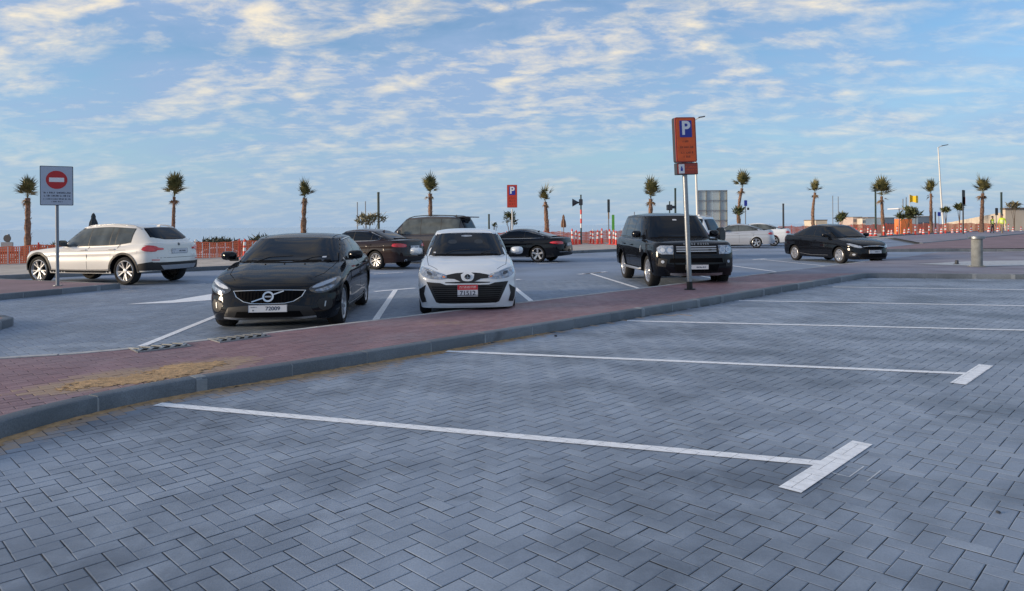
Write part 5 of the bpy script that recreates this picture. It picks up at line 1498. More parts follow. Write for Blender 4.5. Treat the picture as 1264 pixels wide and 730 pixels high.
def no_entry_sign():
    p = G(71, 353, KZ); r = empty('no_entry_sign', (p.x, p.y, KZ), D(30)); tag(r, 'grey no-entry sign board on a pole on the left island', 'sign')
    k = p.y / 870.0; zt = (353 - 206) * k; zb = (353 - 253) * k; h = zt - zb; w_ = 40 * k * .83; zc_ = (zt + zb) / 2
    b = MB(); b.tube([(0, .05, 0), (0, .05, zb + .5)], .038, 14); b.build('pole', M['pole_grey'], r)
    b = MB(); b.lathe([(.001, .012), (.10, .012), (.10, 0)], 16); b.box((-.02, .09, .01), (.02, .11, .03)); b.build('base_plate', M['steel'], r, loc=(0, .05, 0))
    plate_obj('board_frame', w_ + .03, h + .03, .02, 0, .03, zc_, 'dark', r)
    f = plate_obj('board', w_, h, .015, -.004, .01, zc_, 'sign_face', r)
    b = MB(); R_ = .255 * w_ / .8; cz = zc_ + h * .155
    b.lathe([(.001, -.0085), (R_ * 1.06, -.0085), (R_ * 1.06, -.004)], 40, 'y', M=Matrix.Translation((0, 0, cz))); b.build('disc', M['sign_red'], f, smooth=False)
    b = MB(); b.box((-R_ * .74, -.0125, cz - R_ * .25), (R_ * .74, -.0083, cz + R_ * .25)); b.build('bar', M['sign_white'], f, smooth=False)
    scribble(f, 'arabic_line', w_ * .84, h * .16, Matrix.Translation((0, -.0045, zc_ - h * .22)) @ FACE, 'print_dark', 2, 1.5)
    scribble(f, 'lettering', w_ * .86, h * .062, Matrix.Translation((0, -.0045, zc_ - h * .345)) @ FACE, 'print_dark', 1, 1.8)
    scribble(f, 'lettering', w_ * .36, h * .055, Matrix.Translation((0, -.0045, zc_ - h * .415)) @ FACE, 'print_dark', 1, 1.8)
    for z in (zc_ - h * .3, zc_ + h * .3):
        b = MB(); b.box((-.07, .028, z - .02), (.07, .10, z + .02)); b.build('clamp', M['steel'], r, smooth=False)


no_entry_sign()


def parking_sign():
    p = G(851.5, 357.5, KZ); k = p.y / 870.0
    r = empty('parking_sign', (p.x, p.y, KZ)); tag(r, 'tall orange parking sign with blue P on a grey pole, nearest one', 'sign')
    H_ = (357.5 - 146) * k; r.rotation_euler = (0, -math.radians(2.3), D(15)); zb = (357.5 - 215.5) * k; zm = (357.5 - 201) * k
    b = MB(); b.tube([(0, 0, 0), (0, 0, zb + .25)], .052, 16); b.build('pole', M['steel'], r)
    b = MB(); b.tube([(0, 0, .0), (0, 0, .17)], .062, 16); b.lathe([(.001, .014), (.12, .014), (.12, 0)], 20); b.build('pole_foot', M['trim'], r)
    w_ = .47; h = H_ - zm; cz = (H_ + zm) / 2
    plate_obj('case', w_, h, .04, -.10, .13, cz, 'dark', r)
    f = plate_obj('face_frame', w_ + .01, h, .04, -.118, .02, cz, 'sign_frame_red', r)
    plate_obj('face', w_ - .05, h - .05, .03, -.123, .006, cz, 'sign_orange', f)
    plate_obj('blue_panel', w_ * .60, h * .37, .012, -.128, .006, cz + h * .24, 'sign_blue', f)
    text_mesh('letter_p', 'P', h * .42, M['sign_white'], f, Matrix.Translation((0, -.1290, cz + h * .245)) @ FACE, bold=.03, depth=.001)
    for i, (ww_, zz_) in enumerate(((.36, -.03), (.66, -.16), (.60, -.28), (.30, -.37))):
        scribble(f, 'lettering', w_ * ww_, h * .085, Matrix.Translation((0, -.1235, cz + h * zz_)) @ FACE, 'print_brown', 1, 1.2)
    h2 = zm - zb; c2 = (zm + zb) / 2 - .01
    plate_obj('lower_case', w_ + .02, h2, .015, -.09, .12, c2, 'dark', r, x=.02)
    g_ = plate_obj('lower_face', w_, h2 - .03, .01, -.097, .008, c2, 'sign_frame_red', r, x=.025)
    plate_obj('symbol_panel', w_ * .28, h2 * .78, .006, -.101, .006, c2, 'sign_white', g_, x=-.12)
    b = MB(); b.box((-.145, -.1045, c2 - .045), (-.095, -.1008, c2 + .01)); b.box((-.135, -.1045, c2 + .012), (-.105, -.1008, c2 + .05)); b.build('symbol', M['sign_blue'], g_, smooth=False)
    scribble(g_, 'lettering', w_ * .55, h2 * .45, Matrix.Translation((.10, -.0975, c2 + .01)) @ FACE, 'sign_orange', 2, 1.2)


parking_sign()


def far_parking_sign():
    p = A(632.6, 300, 46); r = empty('parking_sign', (p.x, 46, 0)); tag(r, 'small far orange parking sign above the black coupe', 'sign')
    k = 46 / 870; b = MB(); b.tube([(0, 0, 0), (0, 0, 2.6)], .05, 10); b.build('pole', M['pole_white'], r)
    zt = 1.52 + (278.7 - 228.5) * k; zb = 1.52 + (278.7 - 256.5) * k; cz = (zt + zb) / 2; h = zt - zb
    plate_obj('case', 12.5 * k, h, .03, -.10, .18, cz, 'sign_frame_red', r)
    f = plate_obj('face', 12.0 * k, h - .06, .03, -.11, .012, cz, 'sign_far', r)
    plate_obj('blue_panel', 7.4 * k, h * .37, .01, -.118, .010, cz + h * .24, 'sign_blue', f)
    text_mesh('letter_p', 'P', h * .42, M['sign_white'], f, Matrix.Translation((0, -.121, cz + h * .245)) @ FACE, bold=.05, depth=.002)
    scribble(f, 'lettering', 8 * k, h * .4, Matrix.Translation((0, -.1110, cz - h * .2)) @ FACE, 'print_brown', 3, 1.2)


far_parking_sign()

# bollard and its small neighbour
p = G(1206, 329.2, KZ); r = empty('bollard', (p.x, p.y, KZ)); tag(r, 'round concrete bollard with a wide dark cap on the plaza', 'bollard')
b = MB(); b.lathe([(.26, .0), (.26, .02), (.16, .025), (.155, .05), (.155, .86), (.001, .86)], 32); b.build('shaft', M['bollard'], r)
b = MB(); b.lathe([(.001, .858), (.205, .858), (.22, .87), (.22, .935), (.205, .95), (.001, .957)], 32); b.box((-.26, -.05, .88), (-.21, .05, .93)); b.build('cap', M['steel'], r)
b = MB(); 
for k in range(6):
    t = k * math.pi / 3; b.lathe([(.001, .04), (.014, .04), (.014, .018)], 6, M=Matrix.Translation((.21 * math.cos(t), .21 * math.sin(t), 0)))
b.build('anchor_bolts', M['steel'], r)
p = G(1181, 326.4, KZ); r = empty('ground_stub', (p.x, p.y, KZ)); tag(r, 'tiny dark stub standing on the plaza left of the bollard', 'stub')
b = MB(); b.lathe([(.07, 0), (.06, .02), (.05, .13), (.001, .14)], 12); b.build('stub', M['dark'], r)
b = MB(); b.lathe([(.10, 0), (.10, .012), (.05, .014)], 12); b.build('collar', M['trim'], r)


# ------------------------------------------------------------------ palms and shrubs
def blade(b, p0, d, up, L, w0, droop, seg=3, mi=0):
    """narrow leaf blade"""
    side = d.cross(up)
    if side.length < 1e-3: side = Vector((1, 0, 0))
    side.normalize(); vs = []; p = p0.copy(); dd = d.normalized()
    for i in range(seg + 1):
        t = i / seg; ww = w0 * (1 - t) ** .8 * (1 if i else .6) + .002
        vs += [p - side * ww, p + side * ww]; dd = (dd + Vector((0, 0, -1)) * droop * (t + .2)).normalized(); p = p + dd * (L / seg)
    b.add(vs, [(2 * i, 2 * i + 1, 2 * i + 3, 2 * i + 2) for i in range(seg)], mi)


def fan_frond(b, base, d, size, rnd, mi=0):
    """petiole with a fan of blades"""
    d = d.normalized(); up = Vector((0, 0, 1)); pl_ = size * rnd.uniform(.40, .6); tip = base + d * pl_
    blade(b, base, d, up, pl_ * 1.05, .018, .03, 1, mi)
    side = d.cross(up)
    if side.length < .05: side = Vector((rnd.uniform(-1, 1), rnd.uniform(-1, 1), 0))
    side.normalize(); n2 = side.cross(d); nb = 11
    for k in range(nb):
        a = (k / (nb - 1) - .5) * math.radians(150); dd = (d * math.cos(a) + side * math.sin(a) + n2 * rnd.uniform(-.12, .12)).normalized()
        blade(b, tip, dd, n2 + up * .3, size * .62 * rnd.uniform(.8, 1.1) * (1 - .25 * abs(a)), size * .05, rnd.uniform(.10, .28), 3, mi)


def palm(px, ytop, ctr, cr, Y, tw=.14, lean=0.0, label='', dens=30, wind=(.5, 0), bend=0.0, skirt=.3, z0=None, up=.55, seed=0):
    """ytop: pixel of the crown top, ctr: pixel of the crown centre, cr: crown radius in pixels"""
    rnd = random.Random(seed + int(px)); k = Y / 870.0; pc = A(px, ctr, Y); g0 = terrain(pc.x, Y) if z0 is None else z0
    root = empty('palm_tree', (pc.x - lean, Y, g0)); tag(root, label, 'palm tree', 'young palms along the shore fence')
    H_ = pc.z - g0; pts, rad = [], []; n = 14
    for i in range(n + 1):
        t = i / n; pts.append((lean * t + bend * math.sin(math.pi * t), 0, -.2 + (H_ + .2 - cr * k * .35) * t)); rad.append(tw * (1.25 - .55 * t + (.25 * math.exp(-t * 14))) * (1 + .10 * math.sin(i * 2.4)))
    b = MB(); b.tube(pts, rad, 10)
    for v in b.v: v += Vector((mnoise.noise(v * 7), mnoise.noise(v * 7 + Vector((5, 5, 5))), 0)) * tw * .25
    tr = b.build('trunk', M['palm_trunk'], root, angle=30)
    # old leaf bases
    b = MB()
    for i in range(int(60 * max(.5, H_ / 3.5))):
        t = rnd.uniform(.25, 1.0); j = min(n - 1, int(t * n)); p = Vector(pts[j]).lerp(Vector(pts[j + 1]), t * n - j); a = rnd.uniform(0, 6.28)
        d = Vector((math.cos(a), math.sin(a), rnd.uniform(.5, 1.1))).normalized(); blade(b, p + Vector((math.cos(a), math.sin(a), 0)) * rad[j] * .8, d, Vector((0, 0, 1)), tw * rnd.uniform(.7, 1.5), tw * .22, .0, 2)
    b.build('leaf_bases', M['palm_trunk'], root, smooth=False)['kind'] = 'stuff'
    top = Vector(pts[-1]); b = MB(); S_ = cr * k * 1.5; dens = int(dens * 1.5)
    for i in range(dens):
        a = i * 2.39996 + rnd.uniform(-.3, .3); e = rnd.uniform(-.05, 1.5) if i % 3 else rnd.uniform(.9, 1.55)
        d = Vector((math.cos(a) * math.cos(e) + wind[0] * .5, math.sin(a) * math.cos(e) + wind[1] * .5, math.sin(e) + up * .85))
        fan_frond(b, top + Vector((0, 0, rnd.uniform(-.05, .12) * S_)), d, S_ * rnd.uniform(.55, 1.15), rnd, 0)
    for v in b.v: v.z = top.z + (v.z - top.z) * 1.22; v.x = top.x + (v.x - top.x) * .92
    b.build('crown', M['frond'], root, smooth=False)
    b = MB()
    for i in range(int(dens * skirt * .35)):
        a = rnd.uniform(0, 6.28); d = Vector((math.cos(a) * .6, math.sin(a) * .6, rnd.uniform(-1.0, -.3))); fan_frond(b, top, d, S_ * rnd.uniform(.45, .7), rnd)
    if b.v: b.build('dry_fronds', M['frond_dry'], root, smooth=False)
    return root


palm(34, 225, 240, 13, 31, .13, label='palm with a stubby shaggy trunk beside the no-entry sign', wind=(.35, 0), seed=1, dens=26)
palm(215, 221, 238, 15, 33, .085, lean=.12, label='palm rising over the rear of the white crossover', wind=(.45, 0), seed=2, dens=30)
palm(376, 229, 241, 11, 35, .14, label='palm directly above the black hatchback', wind=(-.1, 0), seed=3, dens=24, bend=-.06)
palm(531, 221, 235, 12, 39, .14, label='palm whose crown stands above the grey off-roader', wind=(.0, 0), seed=4)
palm(673, 233, 246, 10, 52, .17, label='ragged palm right of the small far parking sign', wind=(-.5, 0), seed=5, lean=-.2, dens=22, skirt=.5)
palm(803, 230, 241, 13, 50, .17, label='palm above the roof of the black off-roader', wind=(.6, 0), seed=6, dens=26)
palm(916, 217, 229, 11, 62, .15, label='tall bent palm with a second tuft low on its trunk', wind=(.0, 0), seed=7, bend=-.35, dens=26)
palm(1006, 226, 235, 9, 70, .15, label='palm behind the black saloon with a kinked trunk', wind=(.1, 0), seed=8, bend=-.25, dens=24, skirt=.5)
palm(1088, 225, 238, 13, 74, .17, label='broad palm beside a dark green post', wind=(.4, 0), seed=9, lean=-.2, dens=30)
palm(1149, 226, 236, 9, 82, .17, label='slim palm left of the right-hand street lamp', wind=(-.05, 0), seed=10, dens=22)
palm(1213, 221, 235, 11, 78, .20, label='palm in front of the long tan wall near the workers', wind=(.35, .0), seed=11, lean=.2, dens=26, skirt=.6)


def shrub(px, py, r_px, Y, m, label, leaf=.09, n=240, flat=.8, trunk=True, name='shrub', cat='shrub', rw=None, z0=None, group=None):
    k = Y / 870.0; c_ = A(px, py, Y); g0 = terrain(c_.x, Y) if z0 is None else z0; rnd = random.Random(int(px * 7))
    root = empty(name, (c_.x, Y, g0)); tag(root, label, cat, group); R_ = r_px * k; Rw = (rw or r_px) * k; H_ = c_.z - g0
    b = MB(); cl = [(rnd.uniform(-.7, .7) * Rw, rnd.uniform(-.6, .6) * Rw, H_ + rnd.uniform(-.6, .6) * R_ * flat) for _ in range(9)]
    for i in range(n):
        q = rnd.choice(cl); v = Vector((rnd.gauss(0, 1), rnd.gauss(0, 1), rnd.gauss(0, 1))).normalized() * (rnd.random() ** .4) * .48
        p = Vector(q) + Vector((v.x * Rw, v.y * Rw, v.z * R_ * flat)); d = Vector((rnd.uniform(-1, 1), rnd.uniform(-1, 1), rnd.uniform(-.3, 1))).normalized()
        blade(b, p, d, Vector((rnd.uniform(-1, 1), rnd.uniform(-1, 1), 1)).normalized(), leaf * 2.2 * rnd.uniform(.7, 1.3), leaf * .5, .15, 2)
    b.build('crown', M[m], root, smooth=False)
    b = MB()
    for q in cl[:6]:
        b.tube([(0, 0, -.05), (q[0] * .25, q[1] * .25, H_ * .5), q], [.03 * max(1, R_), .022 * max(1, R_), .008], 6)
    b.build('stems', M['wood'], root)
    return root


shrub(456, 271, 10, 38, 'leaf_pale', 'pale broad-leaved shrub above the dark brown saloon', leaf=.13, n=230, rw=19)
shrub(629.5, 270, 10, 50, 'leaf', 'round shrub under the small far parking sign', leaf=.11, n=260, rw=8)
shrub(611, 278, 4, 46, 'leaf', 'tiny sprig of leaves left of the far parking sign', leaf=.09, n=50, rw=4)
shrub(913, 262, 8, 61.6, 'leaf', 'leafy tuft wrapped round the bent palm trunk', leaf=.15, n=220, rw=6)
shrub(1038, 268, 8, 80, 'leaf', 'green shrub between two thin poles behind the black saloon', leaf=.22, n=260, rw=8)
shrub(1120, 264, 9, 80, 'leaf', 'bushy plants over the orange kiosk', leaf=.28, n=280, rw=14)
shrub(1252, 255, 8, 90, 'leaf_pale', 'thin-leaved tree in front of the tan building at the right edge', leaf=.25, n=140, rw=9, name='small_tree', cat='tree')
shrub(1184.5, 256, 5, 95, 'leaf', 'round-headed little tree left of the dark signpost', leaf=.25, n=220, rw=5, name='small_tree', cat='tree')
shrub(1167.5, 259, 4, 95, 'leaf', 'narrow little tree right of the white street lamp', leaf=.25, n=160, rw=4, name='small_tree', cat='tree')


# ------------------------------------------------------------------ street lamps
def street_lamp(px, ytop, Y, headw, lean, label):
    k = Y / 870; t = A(px, ytop, Y); g0 = terrain(t.x, Y); H_ = t.z - g0
    r = empty('street_lamp', (t.x + lean, Y, g0)); tag(r, label, 'street lamp', 'white street lamps')
    b = MB(); b.tube([(0, 0, 0), (0, 0, 1.2), (-lean * .5, 0, H_ * .5), (-lean, 0, H_)], [.15, .13, .11, .075], 12); b.build('pole', M['pole_white'], r)
    b = MB(); b.tube([(-lean, 0, H_ - .05), (-lean + .25, 0, H_ + .1), (-lean + headw * .45, -.1, H_ + .18)], [.06, .05, .045], 8); b.build('arm', M['pole_white'], r)
    b = MB(); b.box((0, -.16, -.05), (headw * .62, .16, .05), bev=.03); o = b.build('lamp_head', M['dark'], r, loc=(-lean + headw * .35, -.1, H_ + .20)); o.rotation_euler = (0, -.16, 0)
    b = MB(); b.box((.08, -.12, -.062), (headw * .5, .12, -.048)); b.build('lamp_lens', M['sign_white'], o, smooth=False)
    b = MB(); b.box((-.25, -.25, 0), (.25, .25, .05)); b.build('base_plate', M['steel'], r, smooth=False)


street_lamp(857.2, 148, 70, 1.05, .25, 'white street lamp rising behind the orange parking sign')
street_lamp(1158, 182, 100, 1.35, .60, 'leaning white street lamp on the right near the workers')


# ------------------------------------------------------------------ thin posts, folded umbrellas, small far signs
def post(px, ytop, ybot, Y, rad, m, label, name='post', cat='post', cap=True, group=None):
    t = A(px, ytop, Y); g0 = terrain(t.x, Y); r = empty(name, (t.x, Y, g0)); tag(r, label, cat, group)
    b = MB(); b.tube([(0, 0, 0), (0, 0, t.z - g0)], [rad, rad * .9], 8); b.build('shaft', M[m], r)
    b = MB(); b.lathe([(.001, rad * .5), (rad * .95, rad * .4), (rad * 1.02, -rad)], 8, M=Matrix.Translation((0, 0, t.z - g0))); b.build('cap', M[m], r)
    return r, t.z - g0


post(467, 238, 280, 40, .075, 'pole_dark', 'dark green post beside the pale shrub')
post(441, 250, 280, 60, .05, 'pole_grey', 'thin grey pole left of the pale shrub, outer of two')
post(451, 249, 280, 60, .05, 'pole_grey', 'thin grey pole behind the pale shrub, inner of two')
post(603.5, 265, 285, 50, .07, 'pole_dark', 'short dark post right of the grey off-roader')
post(833.5, 233, 262, 55, .085, 'pole_dark', 'dark green post just left of the orange parking sign')
post(966.8, 252, 281, 62, .09, 'dark', 'dark blue post right of the pale saloon')
post(1027.8, 242, 272, 100, .06, 'pole_grey', 'thin grey pole, left of a pair behind the black saloon')
post(1034.6, 243, 270, 100, .06, 'pole_grey', 'thin grey pole, right of a pair behind the black saloon')
post(1080.5, 228, 287, 76, .10, 'pole_dark', 'tall dark green post hugging the broad palm')
post(1236, 238, 265, 84, .12, 'pole_dark', 'thick dark green post above the taller worker')
post(1114.5, 246, 265, 95, .07, 'pole_grey', 'thin pole left of the yellow flag, left one')
post(1118.5, 244, 265, 95, .07, 'pole_grey', 'thin pole left of the yellow flag, right one')
post(1154.5, 262, 285, 88, .10, 'dark', 'short dark post right of the slim palm')
post(783, 262, 300, 60, .04, 'pole_grey', 'hair-thin pole left of the black off-roader roof')


def sign_on_post(px, yt, yb, Y, w_px, h_px, m_board, label, shape='rect', pm='pole_grey', rad=.05, cat='sign', extra=None):
    r, H_ = post(px, yt, yb, Y, rad, pm, label, 'road_sign', cat); k = Y / 870
    w_, h = w_px * k, h_px * k
    b = MB()
    if shape == 'round': b.lathe([(.001, -.09), (w_ / 2, -.09), (w_ / 2, -.06), (.001, -.06)], 24, 'y', M=Matrix.Translation((0, 0, H_ - w_ / 2)))
    else:
        vs, fs = prism(rrect(w_, h, min(w_, h) * .12), .05); b.add([(x, y - .11, z + H_ - h / 2) for x, y, z in vs], [f[::-1] for f in fs])
    b.build('board', M[m_board], r, smooth=False)
    b = MB(); b.box((-.03, -.07, H_ - h * .5 - .03), (.03, .02, H_ - h * .5 + .03)); b.build('bracket', M['steel'], r, smooth=False)
    if extra:
        for (dx, dz, ew, eh, em) in extra:
            b = MB(); vs, fs = prism(rrect(ew * k, eh * k, .04), .05); b.add([(x + dx * k, y - .11, z + H_ + dz * k) for x, y, z in vs], [f[::-1] for f in fs]); b.build('panel', M[em], r, smooth=False)
    return r


sign_on_post(10.5, 290, 322, 29, 9, 9, 'dark', 'round dark sign over a grey square panel at the left edge', 'round', extra=[(0, -15, 14.5, 12, 'pole_grey')])
sign_on_post(920, 247.5, 276, 63, 3.6, 7, 'sign_blue', 'narrow blue sign beside the bent palm', extra=[(3, -10.5, 2.6, 3, 'dark')])
sign_on_post(1188.6, 235, 294, 70, 3.5, 19, 'canvas_dark', 'tall narrow dark sign on a post near the dark kerb', pm='dark', rad=.07, extra=[(0.6, -13, 3, 9, 'sign_frame_red')])
sign_on_post(1229.6, 257, 285, 92, 3.4, 9, 'dark', 'small dark sign between the two workers')
sign_on_post(1158.8, 262, 285, 92, 3.6, 5, 'sign_blue', 'tiny blue sign beside the foot of the leaning lamp')
sign_on_post(751, 246.5, 300, 55, 3.0, 16, 'canvas_dark', 'tall dark banner above the green one', extra=[(0, -20, 1.6, 8, 'frond_dry')])
sign_on_post(756.6, 265.5, 300, 54, 3.2, 19, 'green_sign', 'bright green narrow banner left of the black off-roader')

# loudspeaker post with striped foot and camera post
r, H_ = post(717, 241, 303, 52, .06, 'pole_dark', 'post with a dark horn loudspeaker and red-white wrapping', 'loudspeaker_post', 'loudspeaker post')
k = 52 / 870; b = MB(); b.lathe([(.03, 0), (.10, .18), (.30, .52)], 14, 'y', M=Matrix.Translation((-.1, 0, H_ - .55)) @ Matrix.Rotation(D(80), 4, 'Z')); b.build('horn', M['dark'], r)
b = MB(); b.box((-.14, -.12, H_ - .75), (.12, .12, H_ - .30), bev=.03); b.build('driver_box', M['dark'], r)
for i in range(4):
    b = MB(); b.lathe([(.068, 0), (.068, .32)], 10, M=Matrix.Translation((0, 0, H_ - 1.4 - i * .34))); b.build('wrap', M['cone_white' if i % 2 else 'net_red'], r)
r, H_ = post(826.5, 249, 300, 50, .05, 'pole_dark', 'post with a dark box camera left of the parking sign', 'camera_post', 'camera post')
b = MB(); b.box((-.2, -.18, H_ - .62), (.16, .16, H_ - .22), bev=.04); b.box((.10, -.08, H_ - .5), (.46, .08, H_ - .30), bev=.02); b.build('camera_box', M['dark'], r)


def folded_umbrella(px, yt, yb, Y, m, label, fat=1.0):
    t = A(px, yt, Y); g0 = terrain(t.x, Y); H_ = t.z - g0; k = Y / 870; r = empty('folded_umbrella', (t.x, Y, g0)); tag(r, label, 'umbrella', 'folded umbrellas')
    b = MB(); b.tube([(0, 0, 0), (0, 0, H_)], .035, 8); b.build('pole', M['pole_grey'], r)
    L = (yb - yt) * k; b = MB(); n = 16; vs, fs = [], []; prof = [(.03, 0), (.09, -.10), (.13, -.22), (.12, -.32), (.22, -.55), (.26, -.82), (.23, -1.0), (.05, -.99)]
    for (rr_, zz_) in prof:
        for j in range(n):
            a = 2 * math.pi * j / n; q = rr_ * fat * L * .85 * (1 + .18 * math.cos(a * 8)); vs.append((q * math.cos(a), q * math.sin(a), H_ + zz_ * L))
    for i in range(len(prof) - 1):
        for j in range(n): fs.append((i * n + j, i * n + (j + 1) % n, (i + 1) * n + (j + 1) % n, (i + 1) * n + j))
    b.add(vs, fs); b.build('canopy', M[m], r)
    b = MB(); b.lathe([(.28, 0), (.28, .08), (.05, .10)], 16); b.build('base', M['trim'], r)


folded_umbrella(115.3, 263, 284, 34, 'canvas_dark', 'folded dark umbrella peeping over the white crossover roof', 1.0)
folded_umbrella(695.5, 265, 281, 56, 'canvas_brown', 'folded brown umbrella right of the black coupe', .8)

# hoarding frame
Y = 72; k = Y / 870; a = A(879.3, 275, Y); g0 = terrain(a.x, Y); r = empty('billboard', (a.x, Y, g0)); tag(r, 'pale panelled billboard seen from behind the white off-roader', 'billboard')
W_ = 35.6 * k; zt = A(879, 235.5, Y).z - g0; zb = 1.0
for i in range(4):
    for j in range(4):
        b = MB(); w1 = W_ / 4; h1 = (zt - zb) / 4; b.box((-W_ / 2 + i * w1 + .012, 0, zb + j * h1 + .012), (-W_ / 2 + (i + 1) * w1 - .012, .03, zb + (j + 1) * h1 - .012)); b.build('panel', M['board_back'], r, smooth=False)
for i in (0, 1.15, 3.05, 4):
    b = MB(); x = -W_ / 2 + i * W_ / 4; b.box((x - .05, -.12, 0), (x + .05, -.005, zt + .03)); b.build('upright', M['bollard'], r, smooth=False)
for j in range(5):
    b = MB(); z = zb + j * (zt - zb) / 4; b.box((-W_ / 2 - .04, -.19, z - .035), (W_ / 2 + .04, -.125, z + .035)); b.build('crossbar', M['pole_grey'], r, smooth=False)

# yellow flag
r, H_ = post(1122.5, 240.5, 270, 92, .06, 'pole_white', 'white flagpole flying a small yellow flag', 'flagpole', 'flagpole')
k = 92 / 870; vs, fs = [], []
for i in range(9):
    for j in range(5): vs.append((i / 8 * 11.5 * k, .18 * math.sin(i * .9), H_ - .05 - j / 4 * 8.5 * k - i / 8 * .15 + .06 * math.sin(i * 1.2 + j)))
for i in range(8):
    for j in range(4): fs.append((i * 5 + j, i * 5 + 5 + j, i * 5 + 6 + j, i * 5 + 1 + j))
link('flag', mesh('flag', vs, fs, M['flag_yellow']), r)


# ------------------------------------------------------------------ orange safety fence: one run of two-metre panels
def net_panel_mesh(L, h, seed):
    rnd = random.Random(seed); b = MB(); nv = 26; sag = rnd.uniform(.0, .10)
    def top(x): return h - sag * math.sin(math.pi * x / L) - .02 * math.sin(x * 9 + seed)
    for i in range(nv + 1):
        x = L * i / nv; ww = .026; y = .03 * math.sin(x * 5 + seed)
        b.add([(x - ww, y, .04), (x + ww, y, .04), (x + ww, y, top(x)), (x - ww, y, top(x))], [(0, 1, 2, 3)])
    nh = 8
    for j in range(nh):
        ns = 8
        for i in range(ns):
            x0, x1 = L * i / ns, L * (i + 1) / ns; z0 = .06 + (top(x0) - .08) * j / (nh - 1); z1 = .06 + (top(x1) - .08) * j / (nh - 1); ww = .026
            y0, y1 = .03 * math.sin(x0 * 5 + seed) - .004, .03 * math.sin(x1 * 5 + seed) - .004
            b.add([(x0, y0, z0 - ww), (x1, y1, z1 - ww), (x1, y1, z1 + ww), (x0, y0, z0 + ww)], [(0, 1, 2, 3)])
    return mesh('net_panel', b.v, b.f, M['net'], smooth=False)


nets = [net_panel_mesh(2.0, 1.02, s) for s in range(3)]
pb = MB(); pb.tube([(0, 0, -.1), (0, 0, 1.12)], .03, 6); pme = mesh('post', pb.v, pb.f, M['net_red']); pb = MB(); pb.tube([(0, 0, -.1), (0, 0, 1.15)], .028, 6); pme2 = mesh('post', pb.v, pb.f, M['pole_white'])


sb_ = MB()
for q_ in (.3, .62, .95, 1.33, 1.68): sb_.box((q_ - .014, -.05, 0), (q_ + .014, -.03, .92))
stk_me = mesh('stakes', sb_.v, sb_.f, M['cone_white'], smooth=False)


def net_fence(pts, label, h=1.0, zoff=0.0, pw=(pme, pme2), stakes=None):
    P = resample(pts, 2.0); r = empty('safety_fence', (P[0].x, P[0].y, 0)); tag(r, label, 'fence', 'orange net safety fences')
    for i in range(len(P) - 1):
        a, b = P[i], P[i + 1]; za, zb_ = terrain(a.x, a.y) + zoff, terrain(b.x, b.y) + zoff
        if (b - a).length < 1.2: continue
        o = link('net_panel', nets[i % 3], r); o.location = (a.x - P[0].x, a.y - P[0].y, za); o.rotation_euler = (0, -math.atan2(zb_ - za, 2), math.atan2((b - a).y, (b - a).x)); o.scale = (1, 1, h)
        if stakes:
            o = link('stakes', stakes, r); o.location = (a.x - P[0].x, a.y - P[0].y, za); o.rotation_euler = (0, -math.atan2(zb_ - za, 2), math.atan2((b - a).y, (b - a).x)); o.scale = (1, 1, h)
        o = link('post', pw[i % 2], r); o.location = (a.x - P[0].x, a.y - P[0].y, za); o.scale = (1, 1, h); o.rotation_euler = (random.uniform(-.04, .04), random.uniform(-.06, .06), 0)
    return r


net_fence([V2(-30, 23.2), V2(-20.6, 28.6), V2(-14.3, 32.8), V2(-9, 37.5), V2(-3, 44.3)], 'orange safety net fence behind the white crossover and black hatchback', zoff=.12, h=.78, stakes=stk_me)
net_fence([V2(-3, 44.3), V2(5.4, 54.0), V2(13, 62), V2(20, 69)], 'orange safety net fence between the black coupe and the off-roader', zoff=.05)
net_fence([V2(20, 69), V2(30, 79), V2(44, 86), V2(62, 92), V2(80, 93), V2(100, 92)], 'long orange safety net fence at the right, below the palms', h=1.15)


# traffic cones and slim delineators along the fence
def cone_set(kind):
    if kind == 'slim':
        body = MB(); body.lathe([(.085, .05), (.055, .95), (.03, 1.06), (.001, 1.07)], 14)
        bands = [(.068, .42, .060, .60), (.057, .72, .050, .90)]
        hh = .05
    else:
        body = MB(); body.lathe([(.17, .04), (.05, .72), (.035, .76), (.001, .76)], 16); bands = [(.135, .20, .108, .34), (.088, .46, .064, .60)]; hh = .04
    base = MB(); base.box((-.22, -.22, 0), (.22, .22, hh), bev=.015)
    bd = []
    for (r0, z0, r1, z1) in bands:
        b = MB(); b.lathe([(r0 + .012, z0), (r1 + .012, z1)], 14); bd.append(mesh('reflective_band', b.v, b.f, M['cone_white']))
    return mesh('cone_body', body.v, body.f, M['net_red']), mesh('cone_base', base.v, base.f, M['net_red'], smooth=False), bd


CS = {'slim': cone_set('slim'), 'cone': cone_set('cone')}


def cone(x, y, z, kind, label, s=1.0, group='traffic cones by the safety fence'):
    bo, ba, bd = CS[kind]; r = empty('delineator_post' if kind == 'slim' else 'traffic_cone', (x, y, z), random.uniform(0, 1.5)); tag(r, label, 'delineator post' if kind == 'slim' else 'traffic cone', group if kind == 'cone' else 'red and white delineator posts'); r.scale = (s, s, s)
    link('cone_base', ba, r); o = link('cone_body', bo, r)
    for q in bd: link('reflective_band', q, r)
    r.rotation_euler = (random.uniform(-.03, .03), random.uniform(-.03, .03), r.rotation_euler[2])


